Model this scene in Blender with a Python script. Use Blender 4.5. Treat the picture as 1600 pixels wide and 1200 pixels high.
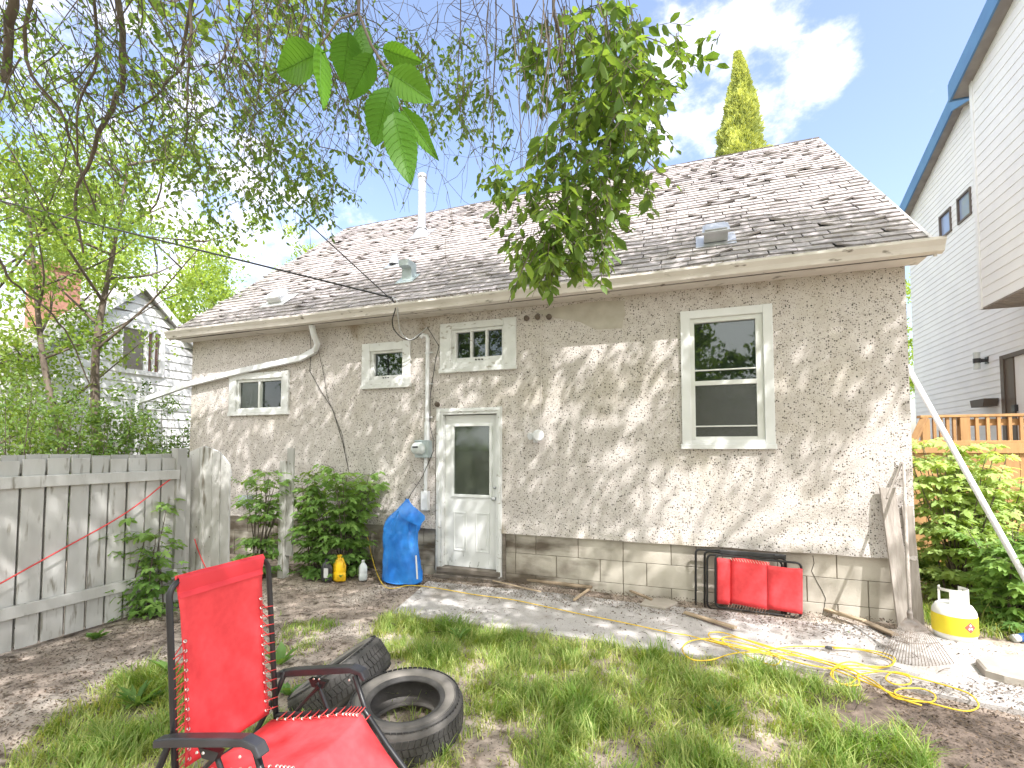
import bpy, math, random
import numpy as np
from mathutils import Vector, Matrix, noise
R = math.radians
rnd = random.Random(7)
nr = np.random.default_rng(7)
S = bpy.context.scene
for o in list(bpy.data.objects): bpy.data.objects.remove(o)

# ------------------------------------------------------------------ camera, sky, sun, exposure
F = 775.0; PITCH = R(2.75); YAW = R(20.8); PX, PY = 800., 663.; CP = Vector((0, -5.8, 1.7))
cd = bpy.data.cameras.new('camera'); cam = bpy.data.objects.new('camera', cd); S.collection.objects.link(cam)
cam.location = CP; cam.rotation_euler = (R(90) + PITCH, 0, YAW)
cd.sensor_width = 36; cd.lens = F * 36 / 1600; cd.shift_y = (PY - 600) / 1600
cd.clip_start = .05; cd.clip_end = 3000
S.camera = cam
SUN_AZ = R(45); SUN_EL = R(52)          # the sun stands to the right of and behind the camera
TO_SUN = Vector((math.sin(SUN_AZ) * math.cos(SUN_EL), -math.cos(SUN_AZ) * math.cos(SUN_EL), math.sin(SUN_EL)))
sd = bpy.data.lights.new('sun', 'SUN'); sun = bpy.data.objects.new('sun', sd); S.collection.objects.link(sun)
sd.energy = 2.9; sd.angle = R(.55); sd.color = (1, .972, .955)
sun.rotation_euler = TO_SUN.to_track_quat('Z', 'Y').to_euler(); sun.location = (8, -12, 14)
S.view_settings.view_transform = 'Standard'; S.view_settings.look = 'None'
S.view_settings.exposure = 1.55; S.view_settings.gamma = 1
S.render.engine = 'CYCLES'
S.cycles.max_bounces = 8; S.cycles.transparent_max_bounces = 12

cyw, syw, cpw, spw = math.cos(YAW), math.sin(YAW), math.cos(PITCH), math.sin(PITCH)
FW = Vector((-syw * cpw, cyw * cpw, spw)); RT = Vector((cyw, syw, 0)); UP = Vector((syw * spw, -cyw * spw, cpw))
def ray(px, py): return FW + RT * ((px - PX) / F) + UP * ((PY - py) / F)
def on(ax, px, py, val):                 # point on an axis-aligned plane seen at a photo pixel
    d = ray(px, py); return CP + d * ((val - CP[ax]) / d[ax])
def W(px, py, Y=0.): return on(1, px, py, Y)
def G(px, py, Z=0.): return on(2, px, py, Z)
def D(px, py, t): return CP + ray(px, py) * t
def proj(p):
    q = Vector(p) - CP; d = q.dot(FW)
    return PX + F * q.dot(RT) / d, PY - F * q.dot(UP) / d, d

w = bpy.data.worlds.new('World'); S.world = w; w.use_nodes = True
nt = w.node_tree; nt.nodes.clear()
def N(nt, t, **k):
    n = nt.nodes.new(t)
    for a, b in k.items(): setattr(n, a, b)
    return n
out = N(nt, 'ShaderNodeOutputWorld'); bg = N(nt, 'ShaderNodeBackground'); bg.inputs[1].default_value = .15
sky = N(nt, 'ShaderNodeTexSky', sky_type='NISHITA'); sky.sun_disc = False
sky.sun_elevation = SUN_EL; sky.sun_rotation = R(180) - SUN_AZ
sky.air_density = 1.0; sky.dust_density = 2.6; sky.ozone_density = 1.0
tc = N(nt, 'ShaderNodeTexCoord')
cdir = ray(1130, 150).normalized()
def math_n(nt, op, a, b=None, c=None, clamp=False):
    n = N(nt, 'ShaderNodeMath', operation=op); n.use_clamp = clamp
    for i, v in enumerate((a, b, c)):
        if v is None: continue
        if hasattr(v, 'links'): nt.links.new(v, n.inputs[i])
        else: n.inputs[i].default_value = v
    return n.outputs[0]
def cloud(direction, lo, hi, thr):
    vm = N(nt, 'ShaderNodeVectorMath', operation='DOT_PRODUCT'); nt.links.new(tc.outputs['Generated'], vm.inputs[0]); vm.inputs[1].default_value = direction
    mr = N(nt, 'ShaderNodeMapRange'); nt.links.new(vm.outputs['Value'], mr.inputs[0]); mr.inputs[1].default_value = lo; mr.inputs[2].default_value = hi; mr.interpolation_type = 'SMOOTHSTEP'
    return mr.outputs[0]
mp = N(nt, 'ShaderNodeMapping'); mp.inputs['Scale'].default_value = (1, 1, 1.5); mp.inputs['Rotation'].default_value = (.3, .5, 0); nt.links.new(tc.outputs['Generated'], mp.inputs[0])
ns = N(nt, 'ShaderNodeTexNoise'); ns.inputs['Scale'].default_value = 9; ns.inputs['Detail'].default_value = 9; ns.inputs['Roughness'].default_value = .6; nt.links.new(mp.outputs[0], ns.inputs[0])
ma = cloud(ray(1110, 120).normalized(), .978, .999, 0)
mb = cloud(ray(1225, 140).normalized(), .990, 1.0, 0)
mc = cloud(ray(60, 420).normalized(), .80, .99, 0)
m1 = math_n(nt, 'MAXIMUM', ma, mb); m2 = math_n(nt, 'MAXIMUM', m1, mc)
v = math_n(nt, 'ADD', math_n(nt, 'MULTIPLY', m2, .31), ns.outputs[0])
cr = N(nt, 'ShaderNodeMapRange'); nt.links.new(v, cr.inputs[0]); cr.inputs[1].default_value = .68; cr.inputs[2].default_value = 1.08; cr.interpolation_type = 'SMOOTHSTEP'
mx = N(nt, 'ShaderNodeMix', data_type='RGBA'); nt.links.new(cr.outputs[0], mx.inputs[0]); nt.links.new(sky.outputs[0], mx.inputs[6]); mx.inputs[7].default_value = (6.2, 6.2, 6.3, 1)
warm = N(nt, 'ShaderNodeMix', data_type='RGBA', blend_type='MULTIPLY'); warm.inputs[0].default_value = 1; nt.links.new(mx.outputs[2], warm.inputs[6]); warm.inputs[7].default_value = (1.05, .975, .965, 1)
# broken bright clouds added out of view behind the camera as fill light
gm_ = cloud(Vector((.05, -.85, .55)).normalized(), -.05, .55, 0)
n3 = N(nt, 'ShaderNodeTexNoise'); n3.inputs['Scale'].default_value = 2.3; n3.inputs['Detail'].default_value = 8; nt.links.new(tc.outputs['Generated'], n3.inputs[0])
c3 = N(nt, 'ShaderNodeMapRange'); nt.links.new(math_n(nt, 'ADD', math_n(nt, 'MULTIPLY', gm_, .30), n3.outputs[0]), c3.inputs[0]); c3.inputs[1].default_value = .60; c3.inputs[2].default_value = .80; c3.interpolation_type = 'SMOOTHSTEP'
m3 = N(nt, 'ShaderNodeMix', data_type='RGBA'); nt.links.new(math_n(nt, 'MULTIPLY', c3.outputs[0], gm_, clamp=True), m3.inputs[0]); nt.links.new(warm.outputs[2], m3.inputs[6]); m3.inputs[7].default_value = (7.6, 7.5, 7.4, 1)
nt.links.new(m3.outputs[2], bg.inputs[0]); nt.links.new(bg.outputs[0], out.inputs[0])

# ------------------------------------------------------------------ materials
def mat(name, c1, c2=None, scale=5, rough=.7, bump=0, bscale=60, metal=0, detail=4, lo=.35, hi=.65, stretch=None, spec=None, sheen=0):
    m = bpy.data.materials.new(name); m.use_nodes = True; t = m.node_tree; b = t.nodes['Principled BSDF']
    b.inputs['Roughness'].default_value = rough; b.inputs['Metallic'].default_value = metal
    if spec is not None: b.inputs['Specular IOR Level'].default_value = spec
    c1 = (*c1, 1); co = N(t, 'ShaderNodeTexCoord'); vec = co.outputs['Object']
    if stretch:
        mpn = N(t, 'ShaderNodeMapping'); mpn.inputs['Scale'].default_value = stretch; t.links.new(vec, mpn.inputs[0]); vec = mpn.outputs[0]
    if c2 is None: b.inputs['Base Color'].default_value = c1
    else:
        n = N(t, 'ShaderNodeTexNoise'); n.inputs['Scale'].default_value = scale; n.inputs['Detail'].default_value = detail; t.links.new(vec, n.inputs[0])
        r = N(t, 'ShaderNodeMapRange'); t.links.new(n.outputs[0], r.inputs[0]); r.inputs[1].default_value = lo; r.inputs[2].default_value = hi
        x = N(t, 'ShaderNodeMix', data_type='RGBA'); x.name = 'mixc'; t.links.new(r.outputs[0], x.inputs[0]); x.inputs[6].default_value = c1; x.inputs[7].default_value = (*c2, 1)
        t.links.new(x.outputs[2], b.inputs['Base Color'])
    if bump:
        n2 = N(t, 'ShaderNodeTexNoise'); n2.inputs['Scale'].default_value = bscale; n2.inputs['Detail'].default_value = 5; t.links.new(vec, n2.inputs[0])
        bp = N(t, 'ShaderNodeBump'); bp.inputs['Strength'].default_value = bump; bp.inputs['Distance'].default_value = .01; t.links.new(n2.outputs[0], bp.inputs['Height']); t.links.new(bp.outputs[0], b.inputs['Normal'])
    return m
def layer(m, color, scale, lo, hi, detail=5, axis=None, amin=0, amax=1, stretch=None, kind='noise', world=False):
    """mix one more colour over a material where a noise (times an optional axis ramp) is high"""
    t = m.node_tree; b = t.nodes['Principled BSDF']; co = N(t, 'ShaderNodeTexCoord'); vec = co.outputs['Object']
    if stretch:
        mpn = N(t, 'ShaderNodeMapping'); mpn.inputs['Scale'].default_value = stretch; t.links.new(vec, mpn.inputs[0]); nv = mpn.outputs[0]
    else: nv = vec
    if kind == 'noise':
        n = N(t, 'ShaderNodeTexNoise'); n.inputs['Scale'].default_value = scale; n.inputs['Detail'].default_value = detail; t.links.new(nv, n.inputs[0]); val = n.outputs[0]
    else:                                             # pebbles: random cells, only their centres
        n = N(t, 'ShaderNodeTexVoronoi'); n.inputs['Scale'].default_value = scale; t.links.new(nv, n.inputs[0])
        sp = N(t, 'ShaderNodeSeparateColor'); t.links.new(n.outputs['Color'], sp.inputs[0])
        val = math_n(t, 'SUBTRACT', sp.outputs[0], math_n(t, 'MULTIPLY', n.outputs['Distance'], .9))
    if axis is not None:
        sx = N(t, 'ShaderNodeSeparateXYZ'); t.links.new(vec, sx.inputs[0])
        rr = N(t, 'ShaderNodeMapRange'); t.links.new(sx.outputs[axis], rr.inputs[0]); rr.inputs[1].default_value = amin; rr.inputs[2].default_value = amax
        val = math_n(t, 'SUBTRACT', val, math_n(t, 'MULTIPLY', math_n(t, 'SUBTRACT', 1., rr.outputs[0]), .4))
    r = N(t, 'ShaderNodeMapRange'); t.links.new(val, r.inputs[0]); r.inputs[1].default_value = lo; r.inputs[2].default_value = hi
    x = N(t, 'ShaderNodeMix', data_type='RGBA'); t.links.new(r.outputs[0], x.inputs[0]); x.inputs[7].default_value = (*color, 1)
    bc = b.inputs['Base Color']
    if bc.links: t.links.new(bc.links[0].from_socket, x.inputs[6])
    else: x.inputs[6].default_value = bc.default_value
    t.links.new(x.outputs[2], bc)
    return m
def tinted(m, amount=1.):
    """multiply the base colour by the mesh's own 'tint' attribute"""
    t = m.node_tree; b = t.nodes['Principled BSDF']; a = N(t, 'ShaderNodeAttribute', attribute_name='tint')
    x = N(t, 'ShaderNodeMix', data_type='RGBA', blend_type='MULTIPLY'); x.inputs[0].default_value = amount
    bc = b.inputs['Base Color']
    if bc.links: t.links.new(bc.links[0].from_socket, x.inputs[6])
    else: x.inputs[6].default_value = bc.default_value
    t.links.new(a.outputs['Color'], x.inputs[7]); t.links.new(x.outputs[2], bc)
    return m
def leafmat(name, ca, cb, trans=.45, rough=.5, tr_gain=1.6):
    m = bpy.data.materials.new(name); m.use_nodes = True; t = m.node_tree; b = t.nodes['Principled BSDF']; o = t.nodes['Material Output']
    a = N(t, 'ShaderNodeAttribute', attribute_name='tint'); sp = N(t, 'ShaderNodeSeparateColor'); t.links.new(a.outputs['Color'], sp.inputs[0])
    x = N(t, 'ShaderNodeMix', data_type='RGBA'); t.links.new(sp.outputs[0], x.inputs[0]); x.inputs[6].default_value = (*ca, 1); x.inputs[7].default_value = (*cb, 1)
    t.links.new(x.outputs[2], b.inputs['Base Color']); b.inputs['Roughness'].default_value = rough; b.inputs['Specular IOR Level'].default_value = .35
    tr = N(t, 'ShaderNodeBsdfTranslucent'); g = N(t, 'ShaderNodeMix', data_type='RGBA', blend_type='MULTIPLY'); g.inputs[0].default_value = 1; t.links.new(x.outputs[2], g.inputs[6]); g.inputs[7].default_value = (tr_gain * 1.15, tr_gain, tr_gain * .45, 1)
    t.links.new(g.outputs[2], tr.inputs[0]); ms = N(t, 'ShaderNodeMixShader'); ms.inputs[0].default_value = trans
    t.links.new(b.outputs[0], ms.inputs[1]); t.links.new(tr.outputs[0], ms.inputs[2]); t.links.new(ms.outputs[0], o.inputs[0])
    return m
M = {}
M['stucco'] = mat('stucco', (.50, .458, .43), (.59, .55, .525), 9, .95, .75, 75, detail=8)
layer(M['stucco'], (.47, .425, .355), 1.1, .52, .78, 5)
layer(M['stucco'], (.70, .655, .58), 40, .60, .8, 3)
layer(M['stucco'], (.085, .075, .065), 56, .48, .60, kind='v')
layer(M['stucco'], (.19, .155, .12), 95, .46, .62, kind='v')
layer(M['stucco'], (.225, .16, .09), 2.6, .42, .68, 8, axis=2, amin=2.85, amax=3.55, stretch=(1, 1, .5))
layer(M['stucco'], (.33, .29, .235), 1.6, .50, .62, 8, axis=2, amin=1.0, amax=.6, stretch=(3, 1, .5))
M['cement'] = mat('cement_patch', (.47, .435, .375), (.38, .345, .29), 5, .9, .3, 30)
M['block'] = mat('block_paint', (.55, .51, .44), (.47, .43, .365), 3.5, .85, .25, 60, detail=7)
layer(M['block'], (.20, .17, .135), 2.2, .50, .78, 6)
layer(M['block'], (.12, .095, .07), 2.6, .38, .62, 7, axis=0, amin=3.0, amax=1.0, stretch=(.7, 1, 2))
tinted(M['block'])
M['mortar'] = mat('mortar', (.25, .22, .18), (.17, .145, .11), 8, .95, .3, 50)
M['shingle'] = tinted(mat('shingle', (.38, .36, .35), (.29, .27, .27), 26, .95, .5, 130, detail=8))
M['felt'] = mat('felt', (.035, .032, .03), None, rough=1)
M['gutter'] = mat('gutter_paint', (.66, .62, .58), (.58, .54, .50), 3, .45, .05, 8)
layer(M['gutter'], (.12, .10, .075), 7, .62, .74, 7, stretch=(1, 1, 3))
M['white'] = mat('white_paint', (.73, .74, .745), (.66, .67, .67), 4, .5, .1, 30)
M['door'] = mat('door_paint', (.72, .73, .72), (.67, .68, .67), 3, .4)
layer(M['door'], (.16, .16, .14), 34, .50, .62, 6, axis=2, amin=.62, amax=.1, stretch=(1, 1, .35))
M['oldwhite'] = mat('peeling_paint', (.70, .705, .70), (.61, .62, .61), 6, .7, .35, 50)
layer(M['oldwhite'], (.36, .335, .29), 11, .62, .70, 9, stretch=(1, 1, 2.0))
M['vinyl'] = mat('window_vinyl', (.70, .71, .69), (.62, .63, .61), 4, .4)
M['wood_dark'] = mat('wet_wood', (.13, .11, .09), (.22, .19, .16), 6, .85, .5, 30, stretch=(1, 1, 6))
M['fence'] = mat('fence_paint', (.56, .555, .53), (.47, .46, .43), 5, .8, .4, 20, stretch=(1, 1, .35), detail=7)
layer(M['fence'], (.24, .22, .18), 9, .60, .70, 8, stretch=(2, 2, .35))
layer(M['fence'], (.12, .10, .08), 24, .76, .84, kind='v')
tinted(M['fence'])
M['plank'] = mat('weathered_plank', (.40, .36, .325), (.30, .265, .235), 7, .85, .5, 16, stretch=(5, 5, .5))
M['lumber'] = tinted(mat('cedar_lumber', (.46, .27, .115), (.38, .21, .085), 4, .75, .3, 12, stretch=(4, 4, .4)))
M['siding'] = mat('white_siding', (.80, .80, .80), (.75, .75, .76), 2, .5)
M['bluetrim'] = mat('blue_fascia', (.085, .215, .40), (.07, .18, .36), 3, .4)
M['soffit'] = mat('soffit', (.30, .28, .26), (.24, .22, .21), 5, .6)
M['bark'] = mat('bark', (.17, .135, .105), (.09, .07, .055), 8, .95, .9, 30, stretch=(1, 1, .3))
M['twig'] = mat('twig_bark', (.085, .07, .055), (.14, .11, .085), 12, .9)
M['elm'] = leafmat('elm_leaf', (.085, .165, .035), (.22, .33, .085), .5)
M['shrubleaf'] = leafmat('shrub_leaf', (.06, .125, .03), (.18, .28, .07), .45)
M['ashleaf'] = leafmat('ash_leaf', (.10, .19, .04), (.27, .38, .09), .5)
M['elmnear'] = leafmat('elm_leaf_near', (.07, .20, .02), (.13, .30, .035), .45, .36)
M['lime'] = leafmat('sunny_leaf', (.19, .30, .055), (.36, .47, .11), .5, tr_gain=1.5)
M['maple'] = leafmat('maple_leaf', (.10, .215, .055), (.25, .40, .11), .42)
M['maplepale'] = leafmat('maple_leaf_pale', (.24, .37, .10), (.44, .56, .22), .4)
M['cedar'] = leafmat('cedar_spray', (.24, .30, .09), (.50, .56, .20), .3, .8)
M['grass'] = leafmat('grass_blade', (.16, .28, .045), (.54, .57, .24), .42)
M['litter'] = tinted(mat('leaf_litter', (.17, .125, .09), None, rough=.95))
M['concrete'] = mat('concrete', (.46, .435, .42), (.38, .36, .345), 3, .95, .7, 70, detail=9)
layer(M['concrete'], (.13, .11, .09), 90, .60, .72, 3)
layer(M['concrete'], (.20, .17, .14), 1.7, .52, .75, 7)
layer(M['concrete'], (.52, .48, .43), 55, .62, .75, 3)
M['red'] = mat('red_sling', (.80, .065, .075), (.74, .05, .06), 30, .65, .15, 400)
M['redtrim'] = mat('red_binding', (.70, .04, .055), None, rough=.6)
M['steel'] = mat('black_steel', (.018, .018, .02), None, rough=.35)
M['plastic_black'] = mat('black_plastic', (.03, .03, .035), (.045, .045, .05), 10, .32)
M['lace'] = mat('lace', (.70, .45, .36), None, rough=.7)
M['grommet'] = mat('grommet', (.75, .72, .66), None, rough=.3, metal=.8)
M['rubber'] = mat('tyre_rubber', (.035, .034, .033), (.075, .07, .065), 7, .75, .2, 60)
M['sidewall'] = mat('dusty_sidewall', (.04, .038, .036), (.13, .12, .11), 5, .8, .2, 40, detail=7)
M['tarp'] = mat('blue_tarp', (.010, .15, .56), (.03, .25, .74), 5, .36, .6, 16)
M['yellow'] = mat('yellow_plastic', (.80, .50, .01), (.72, .42, .01), 8, .4)
M['cord'] = mat('yellow_cord', (.75, .52, .03), (.62, .42, .03), 12, .5)
M['wire'] = mat('black_wire', (.02, .02, .02), None, rough=.5)
M['redcord'] = mat('red_cord', (.62, .06, .06), None, rough=.6)
M['rakewire'] = mat('rusty_wire', (.26, .235, .215), (.19, .15, .12), 20, .6, metal=.3)
M['dustring'] = mat('dust_ring', (.22, .20, .175), (.12, .11, .10), 4, .85, .2, 40, detail=7)
M['galv'] = mat('galvanised', (.55, .56, .57), (.43, .44, .45), 7, .42, metal=.55)
M['greybox'] = mat('grey_box', (.40, .46, .47), (.34, .40, .41), 6, .5)
M['pipewhite'] = mat('pipe_white', (.74, .75, .77), (.65, .66, .68), 5, .35)
M['brick'] = mat('chimney_brick', (.38, .20, .14), (.30, .15, .11), 14, .9, .4, 30)
M['brown'] = mat('brown_trim', (.12, .095, .08), None, rough=.5)
M['darkplastic'] = mat('dark_planter', (.10, .085, .075), None, rough=.6)
M['tank'] = mat('tank_white', (.80, .80, .76), (.74, .73, .68), 5, .4)
layer(M['tank'], (.40, .24, .10), 7, .56, .8, 6, axis=2, amin=.14, amax=.0)
M['tanklabel'] = mat('tank_label', (.80, .66, .03), (.74, .56, .03), 4, .45)
M['soil'] = mat('soil_bark', (.10, .075, .06), (.19, .145, .115), 18, 1, .8, 60, detail=9)
M['black'] = mat('dark_inside', (.015, .015, .014), None, rough=.9)
M['curtain'] = mat('curtain', (.30, .26, .235), (.24, .21, .19), 9, .9, stretch=(6, 6, .2))
M['redcurtain'] = mat('red_curtain', (.60, .22, .18), (.50, .16, .13), 9, .9, stretch=(6, 6, .2))
M['palecurtain'] = mat('pale_curtain', (.62, .54, .52), None, rough=.9)
M['chip'] = tinted(mat('scrap_wood', (.42, .33, .23), (.32, .24, .16), 8, .85, .4, 20))
M['bottle'] = mat('clear_plastic', (.62, .66, .66), (.52, .56, .56), 9, .15)
M['bluecap'] = mat('blue_plastic', (.04, .16, .55), None, rough=.3)
M['rock'] = mat('slab_stone', (.40, .36, .31), (.31, .275, .235), 5, .9, .5, 25, detail=8)
M['neigh_roof'] = mat('old_shingle', (.42, .40, .40), (.34, .32, .32), 9, .9, .4, 40)
M['redsign'] = mat('red_diamond', (.75, .10, .07), None, rough=.5)
def glassmat(name, tint=(.05, .06, .055), k=.75, rough=.02):
    m = bpy.data.materials.new(name); m.use_nodes = True; t = m.node_tree; t.nodes.clear(); o = N(t, 'ShaderNodeOutputMaterial')
    gl = N(t, 'ShaderNodeBsdfGlossy'); gl.inputs['Roughness'].default_value = rough; gl.inputs[0].default_value = (.9, .95, .95, 1)
    tr = N(t, 'ShaderNodeBsdfTransparent'); tr.inputs[0].default_value = (.75, .8, .78, 1)
    fr = N(t, 'ShaderNodeFresnel'); fr.inputs[0].default_value = 1.55
    f2 = math_n(t, 'MULTIPLY_ADD', fr.outputs[0], 1.0, .015, clamp=True)
    df = N(t, 'ShaderNodeBsdfDiffuse'); df.inputs[0].default_value = (*tint, 1)
    a = N(t, 'ShaderNodeMixShader'); a.inputs[0].default_value = 1 - k; t.links.new(tr.outputs[0], a.inputs[1]); t.links.new(df.outputs[0], a.inputs[2])
    b = N(t, 'ShaderNodeMixShader'); t.links.new(f2, b.inputs[0]); t.links.new(a.outputs[0], b.inputs[1]); t.links.new(gl.outputs[0], b.inputs[2])
    t.links.new(b.outputs[0], o.inputs[0]); return m
M['glass'] = glassmat('window_glass', (.05, .065, .06), .8)
M['screen'] = glassmat('window_screen', (.065, .06, .055), .5, .25)
M['doorglass'] = glassmat('door_glass', (.10, .12, .08), .6, .06)
M['clearglass'] = glassmat('clear_glass', (.5, .5, .5), .97, .03); M['clearglass'].node_tree.nodes['Transparent BSDF'].inputs[0].default_value = (.97, .97, .97, 1)
M['skyglass'] = glassmat('sky_glass', (.35, .42, .60), .2, .02)

# ------------------------------------------------------------------ mesh helpers
class MB:
    def __init__(s): s.v = []; s.f = []; s.m = []; s.c = []; s.k = 0; s.t = None
    def add(s, vs, fs, mi=0, tint=None):
        n = len(s.v); s.v += [tuple(v) for v in vs]; s.f += [tuple(i + n for i in f) for f in fs]; s.m += [mi] * len(fs)
        if tint is not None or s.t:
            if not s.t: s.t = [(1, 1, 1)] * n
            s.t += [(tint, tint, tint) if isinstance(tint, (int, float)) else (tint or (1, 1, 1))] * len(vs)
        return s
    def box(s, x0, x1, y0, y1, z0, z1, mi=0, tint=None):
        v = [(x, y, z) for z in (z0, z1) for y in (y0, y1) for x in (x0, x1)]
        return s.add(v, [(0, 2, 3, 1), (4, 5, 7, 6), (0, 1, 5, 4), (2, 6, 7, 3), (0, 4, 6, 2), (1, 3, 7, 5)], mi, tint)
    def beam(s, a, b, wd, th, upv=(0, 0, 1), mi=0, tint=None, w2=None):
        a, b = Vector(a), Vector(b); d = (b - a).normalized(); sd_ = d.cross(Vector(upv))
        if sd_.length < 1e-4: sd_ = d.cross(Vector((0, 1, 0)))
        sd_.normalize(); n = sd_.cross(d); w2 = wd if w2 is None else w2
        v = [p + sd_ * (i * ww / 2) + n * (j * th / 2) for p, ww in ((a, wd), (b, w2)) for i, j in ((-1, -1), (1, -1), (1, 1), (-1, 1))]
        return s.add(v, [(0, 1, 2, 3), (7, 6, 5, 4), (0, 4, 5, 1), (1, 5, 6, 2), (2, 6, 7, 3), (3, 7, 4, 0)], mi, tint)
    def tube(s, pts, r, n=8, mi=0, cap=True, closed=False, tint=None):
        pts = [Vector(p) for p in pts]; k = len(pts); rs = r if isinstance(r, (list, tuple)) else [r] * k
        vs = []; ref = None
        for i, p in enumerate(pts):
            if closed: d = pts[(i + 1) % k] - pts[i - 1]
            else: d = pts[min(i + 1, k - 1)] - pts[max(i - 1, 0)]
            d = d.normalized() if d.length > 1e-9 else Vector((0, 0, 1))
            if ref is None:
                ref = d.orthogonal().normalized()
            ref = ref - d * ref.dot(d)
            ref = ref.normalized() if ref.length > 1e-6 else d.orthogonal().normalized()
            q = d.cross(ref)
            for j in range(n):
                a = 2 * math.pi * j / n; vs.append(p + ref * (rs[i] * math.cos(a)) + q * (rs[i] * math.sin(a)))
        fs = []
        for i in range(k if closed else k - 1):
            for j in range(n):
                a, b = i * n, ((i + 1) % k) * n
                fs.append((a + j, a + (j + 1) % n, b + (j + 1) % n, b + j))
        if cap and not closed: fs += [tuple(range(n))[::-1], tuple((k - 1) * n + j for j in range(n))]
        return s.add(vs, fs, mi, tint)
    def lathe(s, prof, c, ax=(0, 0, 1), n=32, mi=0, tint=None, fn=None):
        ax = Vector(ax).normalized(); u = ax.orthogonal().normalized(); v = ax.cross(u); c = Vector(c); vs = []
        for r, h in prof:
            for j in range(n):
                a = 2 * math.pi * j / n; k = fn(a, r, h) if fn else 1
                vs.append(c + ax * h + (u * math.cos(a) + v * math.sin(a)) * r * k)
        fs = [(i * n + j, i * n + (j + 1) % n, (i + 1) * n + (j + 1) % n, (i + 1) * n + j) for i in range(len(prof) - 1) for j in range(n)]
        return s.add(vs, fs, mi, tint)
    def prism(s, poly, axis, a, b, mi=0, tint=None):
        """poly: 2-D outline; extruded from a to b along axis (0: x, 1: y, 2: z)"""
        def P(p, h): return {0: (h, p[0], p[1]), 1: (p[0], h, p[1]), 2: (p[0], p[1], h)}[axis]
        n = len(poly); vs = [P(p, a) for p in poly] + [P(p, b) for p in poly]
        return s.add(vs, [tuple(range(n))[::-1], tuple(range(n, 2 * n))] + [(i, (i + 1) % n, n + (i + 1) % n, n + i) for i in range(n)], mi, tint)
    def build(s, name, m, parent=None, smooth=False, bevel=0, label=None, cat=None, group=None, kind=None, local=False, solid=0):
        me = bpy.data.meshes.new(name); me.from_pydata(s.v, [], s.f)
        for x in (m if isinstance(m, (list, tuple)) else [m]): me.materials.append(M[x] if isinstance(x, str) else x)
        if any(s.m): me.polygons.foreach_set('material_index', s.m)
        if s.t:
            at = me.color_attributes.new('tint', 'FLOAT_COLOR', 'POINT'); at.data.foreach_set('color', [q for c in s.t for q in (*c, 1)])
        elif any('tint' in (n.attribute_name if n.bl_idname == 'ShaderNodeAttribute' else '') for x in me.materials for n in x.node_tree.nodes):
            at = me.color_attributes.new('tint', 'FLOAT_COLOR', 'POINT'); at.data.foreach_set('color', [1.] * (4 * len(s.v)))
        me.validate(); me.update()
        if smooth: me.polygons.foreach_set('use_smooth', [True] * len(me.polygons))
        return link(name, me, parent, bevel, label, cat, group, kind, local, solid)
def wloc(o):
    l = Vector((0, 0, 0))
    while o: l += o.location; o = o.parent
    return l
def link(name, me, parent=None, bevel=0, label=None, cat=None, group=None, kind=None, local=False, solid=0):
    o = bpy.data.objects.new(name, me); S.collection.objects.link(o)
    if parent:
        o.parent = parent
        if not local: me.transform(Matrix.Translation(-wloc(parent)))
    if solid:
        md = o.modifiers.new('s', 'SOLIDIFY'); md.thickness = solid
    if bevel:
        md = o.modifiers.new('b', 'BEVEL'); md.width = bevel; md.segments = 2; md.limit_method = 'ANGLE'; md.angle_limit = R(40)
    tag(o, label, cat, group, kind); return o
def tag(o, label=None, cat=None, group=None, kind=None):
    for k, v in (('label', label), ('category', cat), ('group', group), ('kind', kind)):
        if v: o[k] = v
    return o
def thing(name, loc, label, cat, group=None, rz=0):
    o = bpy.data.objects.new(name, None); S.collection.objects.link(o); o.location = loc; o.rotation_euler = (0, 0, rz); o.empty_display_size = .2
    return tag(o, label, cat, group)
OUT = {
 'elm': ([(0, 0, 0), (.22, .36, .05), (.62, .42, .07), (1, 0, -.05), (.62, -.42, .07), (.22, -.36, .05)], [(0, 1, 2, 3), (0, 3, 4, 5)]),
 'quad': ([(0, 0, 0), (.5, .45, .06), (1, 0, 0), (.5, -.45, .06)], [(0, 1, 2), (0, 2, 3)]),
 'maple': ([(0, 0, 0), (-.10, .34, .0), (.18, .17, .02), (.38, .58, -.05), (.42, .16, .02), (.70, .20, 0), (1.05, 0, -.10), (.70, -.20, 0), (.42, -.16, .02), (.38, -.58, -.05), (.18, -.17, .02), (-.10, -.34, .0)],
           [(0, 1, 2, 3, 4, 5, 6), (0, 6, 7, 8, 9, 10, 11)]),
}
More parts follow.
